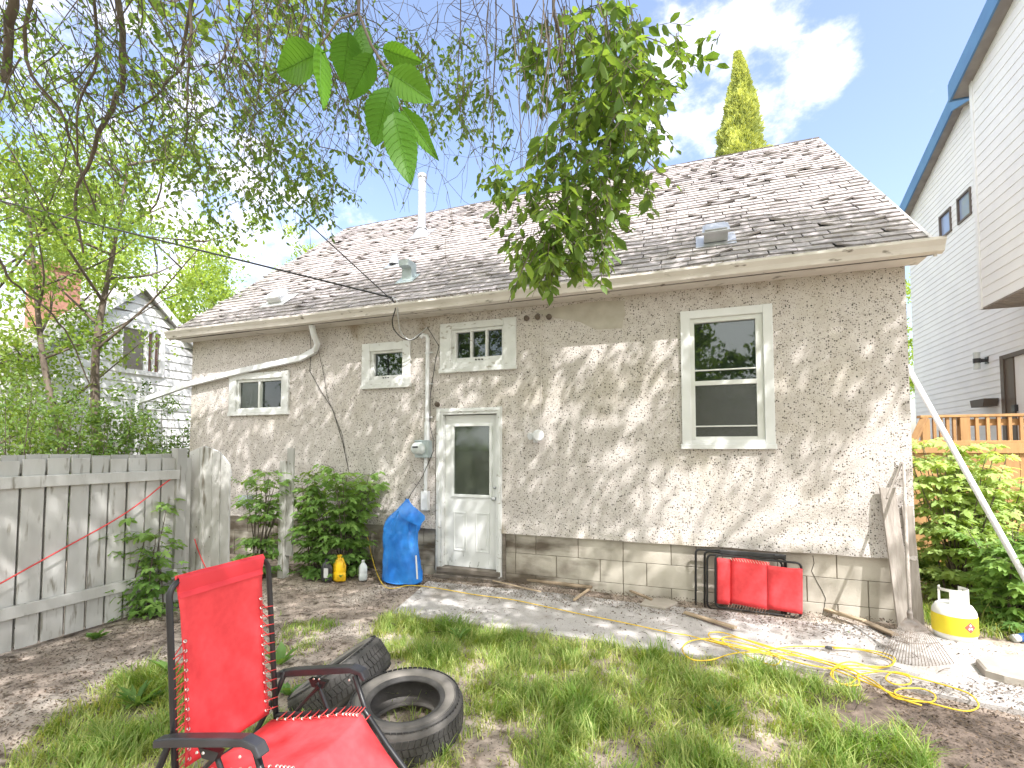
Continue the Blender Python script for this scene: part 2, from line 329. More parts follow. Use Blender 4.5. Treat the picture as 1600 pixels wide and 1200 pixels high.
def leaves(name, P, Dv, Nv, L, Wd, m, parent=None, shape='elm', tint=None, **kw):
    P = np.asarray(P, float); n = len(P)
    Dv = np.asarray(Dv, float); Dv /= np.linalg.norm(Dv, axis=1)[:, None] + 1e-9
    Nv = np.asarray(Nv, float); Nv -= Dv * (Nv * Dv).sum(1)[:, None]; Nv /= np.linalg.norm(Nv, axis=1)[:, None] + 1e-9
    Sv = np.cross(Dv, Nv); L = np.broadcast_to(L, n)[:, None]; Wd = np.broadcast_to(Wd, n)[:, None]
    ol, fc = OUT[shape]; k = len(ol)
    V = np.stack([P + L * (a * Dv) + Wd * (b * Sv) + L * (c * Nv) for a, b, c in ol], 1).reshape(-1, 3)
    if parent is not None and not kw.pop('local', False): V = V - np.array(wloc(parent))
    me = bpy.data.meshes.new(name); me.vertices.add(n * k); me.vertices.foreach_set('co', V.ravel())
    base = (np.arange(n) * k)[:, None]; idx = []; cnt = []
    allf = np.concatenate([base + np.array(f)[None, :] for f in fc], 1)
    lens = np.tile([len(f) for f in fc], n); me.loops.add(allf.size); me.loops.foreach_set('vertex_index', allf.ravel().astype(np.int32))
    st = np.concatenate([[0], np.cumsum(lens)[:-1]]); me.polygons.add(len(lens)); me.polygons.foreach_set('loop_start', st.astype(np.int32))
    try: me.polygons.foreach_set('loop_total', lens.astype(np.int32))
    except Exception: pass
    if tint is None: tint = nr.random(n)
    tint = np.clip(np.asarray(tint, float), 0, 1)
    if tint.ndim == 1: tint = np.stack([tint] * 3, 1)
    col = np.concatenate([np.repeat(tint, k, 0), np.ones((n * k, 1))], 1)
    at = me.color_attributes.new('tint', 'FLOAT_COLOR', 'POINT'); at.data.foreach_set('color', col.ravel())
    me.materials.append(M[m]); me.update(calc_edges=True); me.validate()
    return link(name, me, parent, local=True, **kw)
def rv(n, s=1.): return nr.normal(0, s, (n, 3))

# ------------------------------------------------------------------ ground
def grid(name, x0, x1, y0, y1, nx, ny, zf, m, **k):
    b = MB(); vs = [(x0 + (x1 - x0) * i / nx, y0 + (y1 - y0) * j / ny) for j in range(ny + 1) for i in range(nx + 1)]
    b.add([(x, y, zf(x, y)) for x, y in vs], [(j * (nx + 1) + i, j * (nx + 1) + i + 1, (j + 1) * (nx + 1) + i + 1, (j + 1) * (nx + 1) + i) for j in range(ny) for i in range(nx)])
    return b.build(name, m, smooth=True, **k)
def gz(x, y):                                   # gentle lumps of the yard, flat far out
    return .022 * noise.noise(Vector((x * .9, y * .9, 0))) + .010 * noise.noise(Vector((x * 4, y * 4, 3))) + .03 * max(0, min(1, (y + .9) / .8)) * (1 if -8 < x < 2 else 0)
gm = mat('yard_soil', (.42, .35, .295), (.27, .215, .175), 2.2, 1, .8, 40, detail=9)
layer(gm, (.10, .075, .055), 9, .52, .66, 8); layer(gm, (.52, .455, .395), 1.3, .52, .70, 6); layer(gm, (.07, .052, .038), 60, .57, .68, 4)
grid('ground', -16, 14, -14, 16, 300, 300, gz, gm, kind='structure')
b = MB()                                         # the wide lawn and soil sheet that reaches the horizon, with the yard's square left out
gf = mat('far_ground', (.13, .17, .06), (.18, .17, .09), .6, 1, .2, 5, detail=8)
X0, X1, Y0, Y1, B = -16, 14, -14, 16, 900
b.add([(-B, -B, -.03), (B, -B, -.03), (B, Y0, -.03), (-B, Y0, -.03)], [(0, 1, 2, 3)]); b.add([(-B, Y1, -.03), (B, Y1, -.03), (B, B, -.03), (-B, B, -.03)], [(0, 1, 2, 3)])
b.add([(-B, Y0, -.03), (X0, Y0, -.03), (X0, Y1, -.03), (-B, Y1, -.03)], [(0, 1, 2, 3)]); b.add([(X1, Y0, -.03), (B, Y0, -.03), (B, Y1, -.03), (X1, Y1, -.03)], [(0, 1, 2, 3)])
b.build('far_ground', gf, kind='structure')
# concrete path: worn slabs with chipped outer edge
edge = [(612, 962), (700, 975), (800, 988), (900, 1000), (1000, 1018), (1110, 1030), (1230, 1046), (1330, 1066), (1440, 1085), (1600, 1118), (1760, 1150)]
ep = [G(*p) for p in edge]; inner = [Vector((p.x, -.30 - .03 * math.sin(i * 2.1), 0)) for i, p in enumerate(ep)]; inner[0] = G(668, 915)
b = MB(); top, bot = [], []
pe, pi = [], []
for i in range(len(ep) - 1):
    for k in range(8):
        t = k / 8; e = ep[i].lerp(ep[i + 1], t); n_ = inner[i].lerp(inner[i + 1], t)
        e = e + Vector((0, .03 * noise.noise(Vector((e.x * 4, 0, 0))) + .012 * noise.noise(Vector((e.x * 17, 0, 0))), 0)); pe.append(e); pi.append(n_)
def pz(p): return .036 + .004 * noise.noise(Vector((p.x * 2, p.y * 2, 5))) + .03 * max(0, min(1, (p.y + .9) / .8))
K = 12; vs = []
for e, q in zip(pe, pi):
    vs.append((e.x, e.y, -.02))
    for j in range(K + 1):
        p = e.lerp(q, j / K); z = pz(p) - (.01 if j == 0 else 0); vs.append((p.x, p.y, z))
    vs.append((q.x, q.y, -.02))
n_ = K + 3
b.add(vs, [(i * n_ + j, (i + 1) * n_ + j, (i + 1) * n_ + j + 1, i * n_ + j + 1) for i in range(len(pe) - 1) for j in range(n_ - 1)])
b.add([vs[j] for j in range(n_)], [tuple(range(n_))])
b.build('concrete_path', 'concrete', smooth=False, kind='structure')
bed = [(1215, 1052), (1300, 1072), (1380, 1086), (1480, 1104), (1560, 1116), (1720, 1150), (1760, 1290), (1340, 1290), (1330, 1180), (1290, 1120), (1240, 1085)]
b = MB(); bp = [G(*p) for p in bed]; c0_ = sum(bp, Vector()) / len(bp); vs = [(c0_.x, c0_.y, gz(c0_.x, c0_.y) + .03)]
for k_ in (.5, .8, 1.):
    for i in range(len(bp) * 6):
        p = bp[i // 6].lerp(bp[(i // 6 + 1) % len(bp)], (i % 6) / 6); q = c0_.lerp(p, k_ + (.05 * noise.noise(Vector((i * .7, 0, 0))) if k_ == 1. else 0)); vs.append((q.x, q.y, gz(q.x, q.y) + (.026 + .012 * noise.noise(q * 9) if k_ < 1 else -.02)))
m_ = len(bp) * 6; b.add(vs, [(0, 1 + i, 1 + (i + 1) % m_) for i in range(m_)] + [(1 + r * m_ + i, 1 + (r + 1) * m_ + i, 1 + (r + 1) * m_ + (i + 1) % m_, 1 + r * m_ + (i + 1) % m_) for r in range(2) for i in range(m_)])
b.build('bark_bed', 'soil', smooth=True, kind='structure')

# ------------------------------------------------------------------ the stucco house
HX0, HX1, HZ, HD = -7.92, 1.89, 3.56, 8.0
house = thing('stucco_house', (-3, 0, 0), 'low old pebble-dash stucco house with sagging grey shingle roof and white back door', 'house')
def wall_holes(b, u0, u1, z0, z1, holes, P, th):
    """a wall of thickness th with rectangular openings; P(u, depth, z) -> point"""
    us = sorted({u0, u1, *[h[0] for h in holes], *[h[1] for h in holes]}); zs = sorted({z0, z1, *[h[2] for h in holes], *[h[3] for h in holes]})
    for i in range(len(us) - 1):
        for j in range(len(zs) - 1):
            um, zm = (us[i] + us[i + 1]) / 2, (zs[j] + zs[j + 1]) / 2
            if any(h[0] < um < h[1] and h[2] < zm < h[3] for h in holes): continue
            for d in (0, th): b.add([P(us[i], d, zs[j]), P(us[i + 1], d, zs[j]), P(us[i + 1], d, zs[j + 1]), P(us[i], d, zs[j + 1])], [(0, 1, 2, 3)])
    for h in holes + [(u0, u1, z0, z1)]:
        if h[2] == z0 and h in holes: h = (h[0], h[1], z0 - .6, h[3])
        c = [(h[0], h[2]), (h[1], h[2]), (h[1], h[3]), (h[0], h[3])]
        for i in range(4):
            if i == 0 and (h[2] < z0 or h[0] == u0): continue
            a, e = c[i], c[(i + 1) % 4]; b.add([P(a[0], 0, a[1]), P(e[0], 0, e[1]), P(e[0], th, e[1]), P(a[0], th, a[1])], [(0, 1, 2, 3)])
win = dict(big=(-.09, .635, 1.79, 3.13), mid=(-3.05, -2.31, 2.82, 3.26), small=(-4.34, -3.80, 2.66, 3.06), left=(-6.88, -5.94, 2.31, 2.78))
hol = [tuple(v) for v in win.values()] + [(-3.18, -2.40, .655, 2.16)]
b = MB(); wall_holes(b, HX0, HX1, .655, HZ, hol, lambda u, d, z: (u, d, z), .16)
wall_holes(b, 0.16, HD, .655, HZ, [(1.55, 2.25, 2.3, 3.25)], lambda u, d, z: (HX0 + d, u, z), .16)
wall_holes(b, 0.16, HD, .655, HZ, [], lambda u, d, z: (HX1 - d, u, z), .16)
b.box(HX0, HX1, HD, HD + .16, .655, HZ)
for x in (HX0 + .001, HX1 - .161):                # gable triangles
    b.prism([(.0, HZ - .002), (HD + .16, HZ - .002), (HD / 2, HZ + 3.30)], 0, x, x + .16)
# thickened, slightly ragged bottom edge of the stucco
pts = []
for i in range(121):
    x = HX0 + (HX1 - HX0) * i / 120
    pts.append((x, .655 + .012 * noise.noise(Vector((x * 2.3, 1, 0)))))
for i in range(120):
    (xa, za), (xb, zb) = pts[i], pts[i + 1]
    if xa > -3.28 and xb < -2.30: continue
    b.add([(xa, -.028, za - .012), (xb, -.028, zb - .012), (xb, -.002, zb + .16), (xa, -.002, za + .16), (xa, .05, za - .012), (xb, .05, zb - .012)], [(0, 1, 2, 3), (4, 5, 1, 0)])
b.build('wall', 'stucco', house)
b = MB(); b.box(HX0 + .17, HX1 - .17, .17, HD - .01, .02, .05); b.box(HX0 + .17, HX1 - .17, .17, HD - .01, 3.50, 3.53); b.box(-3.6, -3.5, .17, 3, .05, 3.5)
b.build('interior', 'black', house)
b = MB(); b.box(-7.2, -6.42, .34, .35, 2.25, 2.9)
b.build('curtain', 'curtain', house)
# foundation blocks
b = MB(); b.box(HX0 + .03, -3.26, .040, .25, -.1, .66); b.box(-2.32, HX1 - .03, .040, .25, -.1, .66); b.box(HX1 - .25, HX1 - .03, .25, HD, -.1, .66); b.box(HX0 + .03, HX0 + .25, .25, HD, -.1, .66); b.build('foundation', 'mortar', house)
b = MB(); bL = MB()
for row, (z0, z1) in enumerate(((.405, .665), (.15, .40), (-.1, .145))):
    x = HX0 + .03 + (.2 if row % 2 else 0)
    x = -8.2 + (.26 if row % 2 else 0)
    while x < HX1:
        a, e = max(x, HX0 + .03), min(x + .52, HX1 - .028); x += .525
        if rnd.random() < .28 and e - a > .5:
            m_ = (a + e) / 2; segs = [(a, m_ - .003), (m_ + .003, e)]
        else: segs = [(a, e)]
        for a, e in segs:
            for a2, e2 in ((a, min(e, -3.265)), (max(a, -2.315), e)):
                if e2 - a2 > .03: (b if a2 > -3 else bL).box(a2 + .002, e2 - .002, .030, .2, z0, z1, tint=rnd.uniform(.9, 1.06))
b.build('block_wall', 'block', house, bevel=.004); bL.build('block_wall', 'block', house, bevel=.004)
b = MB()                                           # settlement crack: an irregular dark groove line
for line in (((1148, 868), (1150, 885), (1148, 900), (1160, 915), (1172, 935), (1178, 950), (1172, 968)), ((1270, 868), (1272, 880), (1268, 892), (1276, 908), (1284, 922), (1290, 935), (1288, 948), (1285, 962))):
    pp = [W(x, y, .028) for x, y in line]; b = MB(); b.tube(pp, .0028, 4); b.build('crack', 'black', house)
# smooth cement patch, 3 mm proud
pa = [W(*p, -.004) for p in ((835, 487), (868, 497), (906, 503), (930, 515), (972, 513), (974, 500), (978, 490), (975, 478), (977, 470), (940, 470), (890, 476))]
b = MB(); b.add([(p.x, -.004, p.z) for p in pa] + [(p.x, .01, p.z) for p in pa], [tuple(range(11))] + [(i, (i + 1) % 11, 11 + (i + 1) % 11, 11 + i) for i in range(11)])
b.build('cement_patch', 'cement', house)
# --- roof
EY, EZ, RYY, RZ = -.24, 3.60, 3.98, 7.10; RX0, RX1 = -8.10, 2.03
sl = Vector((0, RYY - EY, RZ - EZ)); SLN = sl.length; su = sl / SLN; nrm = Vector((0, -su.z, su.y))
roof_b = MB(); roof_b.prism([(EY, EZ - .02), (EY, EZ - .13), (RYY, RZ - .13), (2 * RYY - EY, EZ - .13), (2 * RYY - EY, EZ - .02), (RYY, RZ - .02)], 0, RX0 + .01, RX1 - .01)
roof = roof_b.build('roof', ['felt'], house)
b = MB(); rows = 40; ex = SLN / rows
for side in (0, 1):
    for r_ in range(rows):
        x = RX0 - rnd.uniform(0, .28); far = r_ / rows
        sag = [rnd.uniform(-.004, .004) for _ in range(60)]
        while x < RX1:
            wd = .29 + rnd.uniform(-.05, .05); a, e = max(x, RX0), min(x + wd - rnd.choice((.006, .006, .014)), RX1); x += wd
            if e - a < .03: continue
            if side == 0 and rnd.random() < .0015: continue
            lip = .014 + rnd.random() * .009; cl = 0; cr_ = 0
            curl = .30 * far ** 1.5 + .07
            if rnd.random() < curl * 1.0: cl = rnd.uniform(.010, .036)
            if rnd.random() < curl * 1.0: cr_ = rnd.uniform(.010, .036)
            s0 = r_ * ex - rnd.uniform(-.006, .016) - (.02 if r_ == 0 else 0); s1 = r_ * ex + ex + .035
            tt = rnd.gauss(1.0, .10); tt = (tt * 1.02, tt * .985, tt * (.98 + rnd.uniform(-.02, .03)))
            if rnd.random() < .03: tt = tuple(q * .6 for q in tt)
            def P3(x_, s_, h_):
                q = Vector((x_, EY, EZ)) + su * s_ + nrm * (h_ + .012 * noise.noise(Vector((x_ * .8, s_ * .8, side * 9))))
                return (q.x, q.y if side == 0 else 2 * RYY - q.y, q.z)
            m_ = (a + e) / 2; db = rnd.uniform(-.008, .008)
            vs = [P3(a, s0, lip + cl), P3(m_, s0 + db, lip), P3(e, s0, lip + cr_), P3(e, s1, .001), P3(a, s1, .001),
                  P3(a, s0, .001 + cl * .8), P3(m_, s0 + db, .001), P3(e, s0, .001 + cr_ * .8)]
            b.add(vs, [(0, 1, 2, 3, 4), (5, 6, 1, 0), (6, 7, 2, 1), (0, 4, 5), (3, 2, 7)], tint=tt)
x = RX0
while x < RX1:                                     # ridge caps
    e = min(x + .3, RX1); h = rnd.uniform(.0, .018)
    b.add([(x, RYY - .12, RZ - .09 + h), (x, RYY, RZ + .02 + h), (x, RYY + .12, RZ - .09 + h), (e, RYY - .12, RZ - .1), (e, RYY, RZ + .012), (e, RYY + .12, RZ - .1)], [(0, 1, 4, 3), (1, 2, 5, 4), (0, 2, 1)], tint=rnd.uniform(.8, 1.15)); x += .25
b.build('shingles', 'shingle', roof)
b = MB()                                           # rake boards + soffit
for x in (RX0 - .02, RX1 - .005):
    for sgn in (0, 1):
        f = lambda y: y if sgn == 0 else 2 * RYY - y
        b.prism([(f(EY - .02), EZ - .15), (f(EY - .02), EZ - .0), (f(RYY), RZ - .0), (f(RYY), RZ - .15)], 0, x, x + .025)
b.box(HX0 - .1, HX1 + .1, EY + .02, -.002, HZ - .09, HZ - .07); b.build('rake_board', 'gutter', roof)
b = MB(); prof = [(EY - .02, 3.475), (EY - .07, 3.485), (EY - .085, 3.53), (EY - .115, 3.575), (EY - .115, 3.60), (EY - .10, 3.60), (EY - .10, 3.585), (EY - .01, 3.50), (EY - .01, 3.62), (EY, 3.62), (EY, 3.475)]
nseg = 60; ga, gb2 = RX0 - .02, RX1 + .06
for i in range(nseg):
    xa, xb = ga + (gb2 - ga) * i / nseg, ga + (gb2 - ga) * (i + 1) / nseg
    sgf = lambda x: .012 * noise.noise(Vector((x * .5, 7, 0))) - .0
    n = len(prof); b.add([(xa, y, z + sgf(xa)) for y, z in prof] + [(xb, y, z + sgf(xb)) for y, z in prof], [(j, (j + 1) % n, n + (j + 1) % n, n + j) for j in range(n)] + ([tuple(range(n))[::-1]] if i == 0 else []) + ([tuple(range(n, 2 * n))] if i == nseg - 1 else []))
gut = b.build('gutter', 'gutter', house)
b = MB()                                           # moss and needles lying in and over the gutter
for i in range(900):
    x = rnd.choice([rnd.uniform(-4.3, 1.9), rnd.gauss(-2.8, 1.2)]); 
    if not RX0 < x < RX1: continue
    p = Vector((x, EY - .11 + rnd.random() * .16, 3.598 + rnd.random() * .015)); d = Vector((rnd.gauss(0, 1), rnd.gauss(0, .5), rnd.gauss(0, .3))).normalized() * rnd.uniform(.01, .03)
    b.add([p, p + d, p + d + Vector((.004, 0, .008)), p + Vector((.004, 0, .008))], [(0, 1, 2, 3)], tint=rnd.uniform(.5, 1.4))
b.build('gutter_debris', 'litter', gut)
# --- windows
def win_frame(name, box, trim, mats, label=None, sill=.02):
    x0, x1, z0, z1 = box; fm = MB()
    a0, a1, c0, c1 = trim; y0, y1 = -.032, .03
    fm.box(a0, x0, y0, y1, c0 + .055, c1 - .001); fm.box(x1, a1, y0 + .001, y1, c0 + .055, c1 - .001); fm.box(x0, x1, y0 + .002, y1, z1, c1 - .003); fm.box(a0 - .012, a1 + .012, y0 - .012, y1, c0, c0 + .055); fm.box(x0, x1, y0 + .003, y1, c0 + .055, z0)
    return fm.build('window', mats, house, bevel=.004, label=label)
f = win_frame('window', win['big'], (-.187, .728, 1.69, 3.22), 'white', 'tall white sash window')
x0, x1, z0, z1 = win['big']; b = MB()
b.box(x0, x0 + .045, -.006, .06, z0, z1); b.box(x1 - .07, x1, -.006, .06, z0, z1); b.box(x0 + .045, x1 - .07, -.005, .06, z1 - .05, z1); b.box(x0 + .045, x1 - .07, -.005, .06, z0, z0 + .035); b.box(x0 + .045, x1 - .07, -.012, .06, 2.385, 2.435)
b.box(x0 + .045, x1 - .07, .0, .02, 2.545, 2.56); b.box(x0 + .045, x1 - .07, .0, .02, 1.93, 1.945)
b.build('sash', 'vinyl', f, bevel=.003)
b = MB(); b.box(x0 + .04, x1 - .06, .035, .04, 2.43, z1 - .04); b.build('pane', 'glass', f)
b = MB(); b.box(x0 + .04, x1 - .06, .022, .026, z0 + .02, 2.39); b.build('insect_screen', 'screen', f)
f = win_frame('window', win['mid'], (-3.218, -2.143, 2.69, 3.35), 'oldwhite', 'wide low window with three panes and peeling white paint')
x0, x1, z0, z1 = win['mid']; b = MB()
b.box(x0, x0 + .06, -.004, .07, z0, z1); b.box(x1 - .03, x1, -.004, .07, z0, z1); b.box(x0 + .06, x1 - .03, -.003, .07, z1 - .04, z1); b.box(x0 + .06, x1 - .03, -.003, .07, z0, z0 + .06)
for k in (1, 2):
    xx = x0 + .06 + (x1 - x0 - .09) * k / 3; b.box(xx - .014, xx + .014, -.003, .07, z0 + .06, z1 - .04)
b.build('sash', 'oldwhite', f, bevel=.003)
for k in range(3):
    xa = x0 + .06 + (x1 - x0 - .09) * k / 3; xb = x0 + .06 + (x1 - x0 - .09) * (k + 1) / 3; b = MB(); b.box(xa + .015, xb - .015, .04, .044, z0 + .05, z1 - .03); b.build('pane', 'glass', f)
for k in range(3): b = MB(); b.lathe([(.0, 0), (.010, 0), (.010, .01)], (-2.70 + k * .045, -.003, z0 + .025), (0, -1, 0), 10); b.build('vent_hole', 'black', f)
f = win_frame('window', win['small'], (-4.472, -3.68, 2.53, 3.175), 'oldwhite', 'small square window with peeling white frame')
x0, x1, z0, z1 = win['small']; b = MB()
b.box(x0, x0 + .05, -.004, .07, z0, z1); b.box(x1 - .02, x1, -.004, .07, z0, z1); b.box(x0 + .05, x1 - .02, -.003, .07, z1 - .03, z1); b.box(x0 + .05, x1 - .02, -.003, .07, z0, z0 + .05)
b.build('sash', 'oldwhite', f, bevel=.003); b = MB(); b.box(x0 + .04, x1 - .01, .045, .05, z0 + .04, z1 - .02); b.build('pane', 'glass', f)
for k in range(3): b = MB(); b.lathe([(.0, 0), (.009, 0), (.009, .01)], (-4.12 + k * .04, -.003, win['small'][2] + .02), (0, -1, 0), 10); b.build('vent_hole', 'black', f)
f = win_frame('window', win['left'], (-7.03, -5.81, 2.21, 2.88), 'oldwhite', 'sliding two-pane window below the slanting downspout')
x0, x1, z0, z1 = win['left']; b = MB(); xm = (x0 + x1) / 2 - .01
b.box(x0, x0 + .035, -.004, .07, z0, z1); b.box(x1 - .035, x1, -.004, .07, z0, z1); b.box(x0 + .035, x1 - .035, -.003, .07, z1 - .04, z1); b.box(x0 + .035, x1 - .035, -.003, .07, z0, z0 + .02); b.box(xm - .02, xm + .02, -.003, .07, z0 + .02, z1 - .04)
b.build('sash', 'vinyl', f, bevel=.003)
b = MB(); b.box(x0 + .03, xm - .015, .03, .034, z0 + .01, z1 - .03); b.build('pane', 'screen', f); b = MB(); b.box(xm + .015, x1 - .03, .045, .049, z0 + .01, z1 - .03); b.build('pane', 'glass', f)
# --- door
DX0, DX1 = -3.165, -2.405
b = MB(); zt = 2.13; lx0, lx1, lz0, lz1 = DX0 + .13, DX1 - .12, 1.10, 1.985
y0, y1 = .045, .09
b.box(DX0, lx0, y0, y1, .17, zt); b.box(lx1, DX1, y0, y1, .17, zt); b.box(lx0, lx1, y0, y1, lz1, zt); b.box(lx0, lx1, y0, y1, .17, lz0)
door = b.build('door', 'door', house, bevel=.002)
b = MB()
for (a0, a1, c0, c1, wd) in ((lx0 - .035, lx1 + .035, lz0 - .035, lz1 + .035, .035),):
    b.box(a0, a0 + wd, .028, .05, c0, c1); b.box(a1 - wd, a1, .028, .05, c0, c1); b.box(a0 + wd, a1 - wd, .029, .05, c1 - wd, c1); b.box(a0 + wd, a1 - wd, .029, .05, c0, c0 + wd)
for a0, a1 in ((DX0 + .13, DX0 + .315), (DX0 + .445, DX0 + .64)):
    c0, c1, wd = .37, .87, .014
    b.box(a0, a0 + wd, .036, .05, c0, c1); b.box(a1 - wd, a1, .036, .05, c0, c1); b.box(a0 + wd, a1 - wd, .037, .05, c1 - wd, c1); b.box(a0 + wd, a1 - wd, .037, .05, c0, c0 + wd)
    b.box(a0 + .04, a1 - .04, .040, .05, c0 + .04, c1 - .04)
b.build('moulding', 'door', door, bevel=.003)
b = MB(); b.box(lx0 - .002, lx1 + .002, .055, .06, lz0 - .002, lz1 + .002); b.build('door_glass', 'doorglass', door)
b = MB(); b.lathe([(0, 0), (.024, 0), (.024, .012), (.011, .02), (.011, .035), (.026, .045), (.028, .06), (.018, .072), (0, .074)], (DX1 - .045, .045, 1.06), (0, -1, 0), 16)
b.build('handle', 'galv', door, smooth=True); b = MB(); b.lathe([(0, 0), (.02, 0), (.02, .014), (0, .016)], (DX1 - .045, .045, 1.2), (0, -1, 0), 14); b.build('lock', 'galv', door, smooth=True)
b = MB(); b.box(-3.262, DX0 - .003, -.03, .10, .11, 2.225); b.box(DX1 + .003, -2.335, -.031, .10, .07, 2.225); b.box(DX0 - .003, DX1 + .003, -.028, .10, 2.14, 2.22)
b.box(-3.235, -3.205, -.042, -.02, .13, 2.2); b.box(-2.375, -2.350, -.042, -.02, .09, 2.2); b.box(-3.205, -2.375, -.041, -.02, 2.175, 2.2)
b.build('door_frame', 'oldwhite', house, bevel=.003)
b = MB(); b.box(-3.23, -2.35, -.06, .12, .105, .165); b.box(-3.26, -2.31, -.09, .10, .015, .075); b.box(-3.24, -2.33, -.04, .10, .075, .105)
b.box(-3.285, -3.265, -.01, .03, .1, 2.0); b.box(-2.333, -2.295, -.006, .03, .06, .66)
b.build('threshold', 'wood_dark', house, bevel=.004)
# --- roof fittings
def RP(px, py, h=0.):                              # point on the roof plane seen at a pixel
    d = ray(px, py); n = nrm; o0 = Vector((0, EY, EZ)); t = (o0 - CP).dot(n) / d.dot(n); return CP + d * t + n * h
fl = RP(659, 368)
b = MB(); b.lathe([(.17, -.12), (.16, .0), (.085, .12), (.085, .14)], fl, n=24); b.lathe([(.10, .12), (.10, .155), (.078, .165), (.078, 1.15), (.095, 1.16), (.095, 1.22), (0, 1.24)], fl, n=24)
b.beam(fl - su * .22 + nrm * .02, fl + su * .22 + nrm * .02, .42, .006, nrm); b.build('flue_pipe', 'galv', roof, smooth=False)
p = RP(617, 415, .02)
b = MB(); b.beam(p - su * .16, p + su * .16, .30, .008, nrm); b.lathe([(.09, 0), (.085, .05), (.06, .12), (.05, .13), (.05, .17), (.035, .17), (.035, .10)], p, n=16); b.build('plumbing_vent', 'galv', roof, smooth=True)
p = RP(637, 438, .02); ax = Vector((1, 0, 0))
b = MB(); b.beam(p - su * .14, p + su * .16, .30, .008, nrm)
b.prism([(p.y - .02, p.z - .02), (p.y + .12, p.z + .06), (p.y + .12, p.z + .26), (p.y - .11, p.z + .26), (p.y - .11, p.z + .17), (p.y - .02, p.z + .16)], 0, p.x - .085, p.x + .085); b.build('hood_vent', 'greybox', roof, bevel=.01)
def box_vent(px, py, wd, ln, ht, m):
    p = RP(px, py, .018); b = MB(); b.beam(p - su * ln * .75, p + su * ln * .75, wd * 1.45, .006, nrm)
    q = p + nrm * ht * .5; b.beam(q - su * ln * .36, q + su * ln * .36, wd * .86, ht * .85, nrm, w2=wd * .8)
    q = p + nrm * ht; b.beam(q - su * ln * .52, q + su * ln * .5, wd, .028, nrm, w2=wd * .92); q = q + nrm * .022; b.beam(q - su * ln * .40, q + su * ln * .42, wd * .8, .02, nrm, w2=wd * .7)
    return b.build('box_vent', m, roof, bevel=.012)
box_vent(1118, 377, .30, .27, .13, 'galv'); box_vent(437, 471, .34, .30, .10, 'white')
# --- downspout
b = MB(); path = [W(487, 508, -.20), W(490, 522, -.17), W(496, 537, -.09), W(492, 548, -.06)]
b.tube(path, .045, 8); ds = [W(492, 548, -.055), W(470, 560, -.055), W(385, 578, -.055), W(300, 599, -.055), W(216, 628, -.055)]
for a, e in zip(ds, ds[1:]): b.beam(a, e + (e - a).normalized() * .01, .085, .06, (0, 1, 0))
b.beam(ds[-1], ds[-1] + Vector((0, 0, -1.0)), .08, .06, (0, 1, 0)); b.build('downspout', 'pipewhite', house, bevel=.006)
# --- electric service, lamp, insulators, loose wall wires
mx0 = W(664, 700); b = MB()
b.box(mx0.x - .09, mx0.x + .115, -.11, -.002, 1.575, 1.80); b.box(mx0.x - .10, mx0.x + .125, -.118, -.10, 1.79, 1.806)
meter = b.build('meter_box', 'greybox', house, bevel=.006)
b = MB(); c = Vector((mx0.x - .01, -.11, 1.695)); b.lathe([(.083, 0), (.083, .03), (.077, .04), (.077, .10), (.06, .118), (0, .12)], c, (0, -1, 0), 24); b.build('meter_glass', 'bottle', meter, smooth=True)
b = MB(); b.box(c.x - .04, c.x + .04, c.y - .1235, c.y - .119, c.z + .008, c.z + .03); b.build('meter_display', 'plastic_black', meter)
cx_ = W(668, 600).x
b = MB(); b.tube([(cx_ + .03, -.055, 1.80), (cx_ + .03, -.055, 2.0), (cx_ + .03, -.055, 2.9), (cx_ + .03, -.055, 3.17), (cx_ + .015, -.055, 3.20), (cx_ - .03, -.07, 3.215), (cx_ - .07, -.08, 3.18)], .026, 10); b.tube([(cx_ + .03, -.055, 1.80), (cx_ + .03, -.055, 2.05)], .036, 10)
for z in (2.1, 2.55, 2.97): b.box(cx_ - .03, cx_ + .09, -.03, -.001, z, z + .02)
b.tube([(cx_ + .01, -.045, 1.58), (cx_ + .01, -.045, 1.12)], .024, 10); b.box(cx_ - .045, cx_ + .055, -.075, -.001, .88, 1.13); b.build('conduit', 'pipewhite', house, bevel=.006)
lp = W(842, 680); b = MB(); b.lathe([(.0, 0), (.055, 0), (.055, .03), (.03, .035), (.03, .07)], (lp.x - .02, 0, lp.z), (0, -1, 0), 16); b.lathe([(.03, 0), (.052, .02), (.07, .06), (.07, .085), (.055, .10), (0, .105)], (lp.x, -.06, lp.z), (.5, -1, -.1), 18); b.lathe([(.025, 0), (.04, .03), (.045, .07), (0, .07)], (lp.x - .05, -.04, lp.z), (-.6, -1, -.3), 14); b.box(lp.x - .055, lp.x - .01, -.05, -.002, lp.z - .09, lp.z - .02)
b.build('wall_lamp', 'pipewhite', house, smooth=False)
for x, y in ((823, 498), (840, 496), (858, 496), (684, 632)):
    q = W(x, y); b = MB(); b.lathe([(0, 0), (.03, 0), (.034, .015), (.02, .025), (.034, .038), (.03, .055), (.012, .06), (0, .06)], q, (.2, -1, 0), 12); b.build('insulator', 'bark', house, smooth=True)
b = MB(); b.tube([W(847, 502, -.008), W(844, 530, -.006), W(846, 600, -.006), W(843, 668, -.02)], .004, 5); b.build('lamp_wire', 'gutter', house)
b = MB(); b.tube([W(484, 515, -.1), W(486, 545, -.02), W(484, 580, -.012), W(502, 612, -.012), W(520, 640, -.012), W(535, 690, -.012), W(545, 735, -.012)], .0045, 5)
b.tube([W(497, 545, -.02), W(505, 580, -.012), W(512, 622, -.01), W(535, 680, -.01), W(541, 720, -.01)], .003, 5)
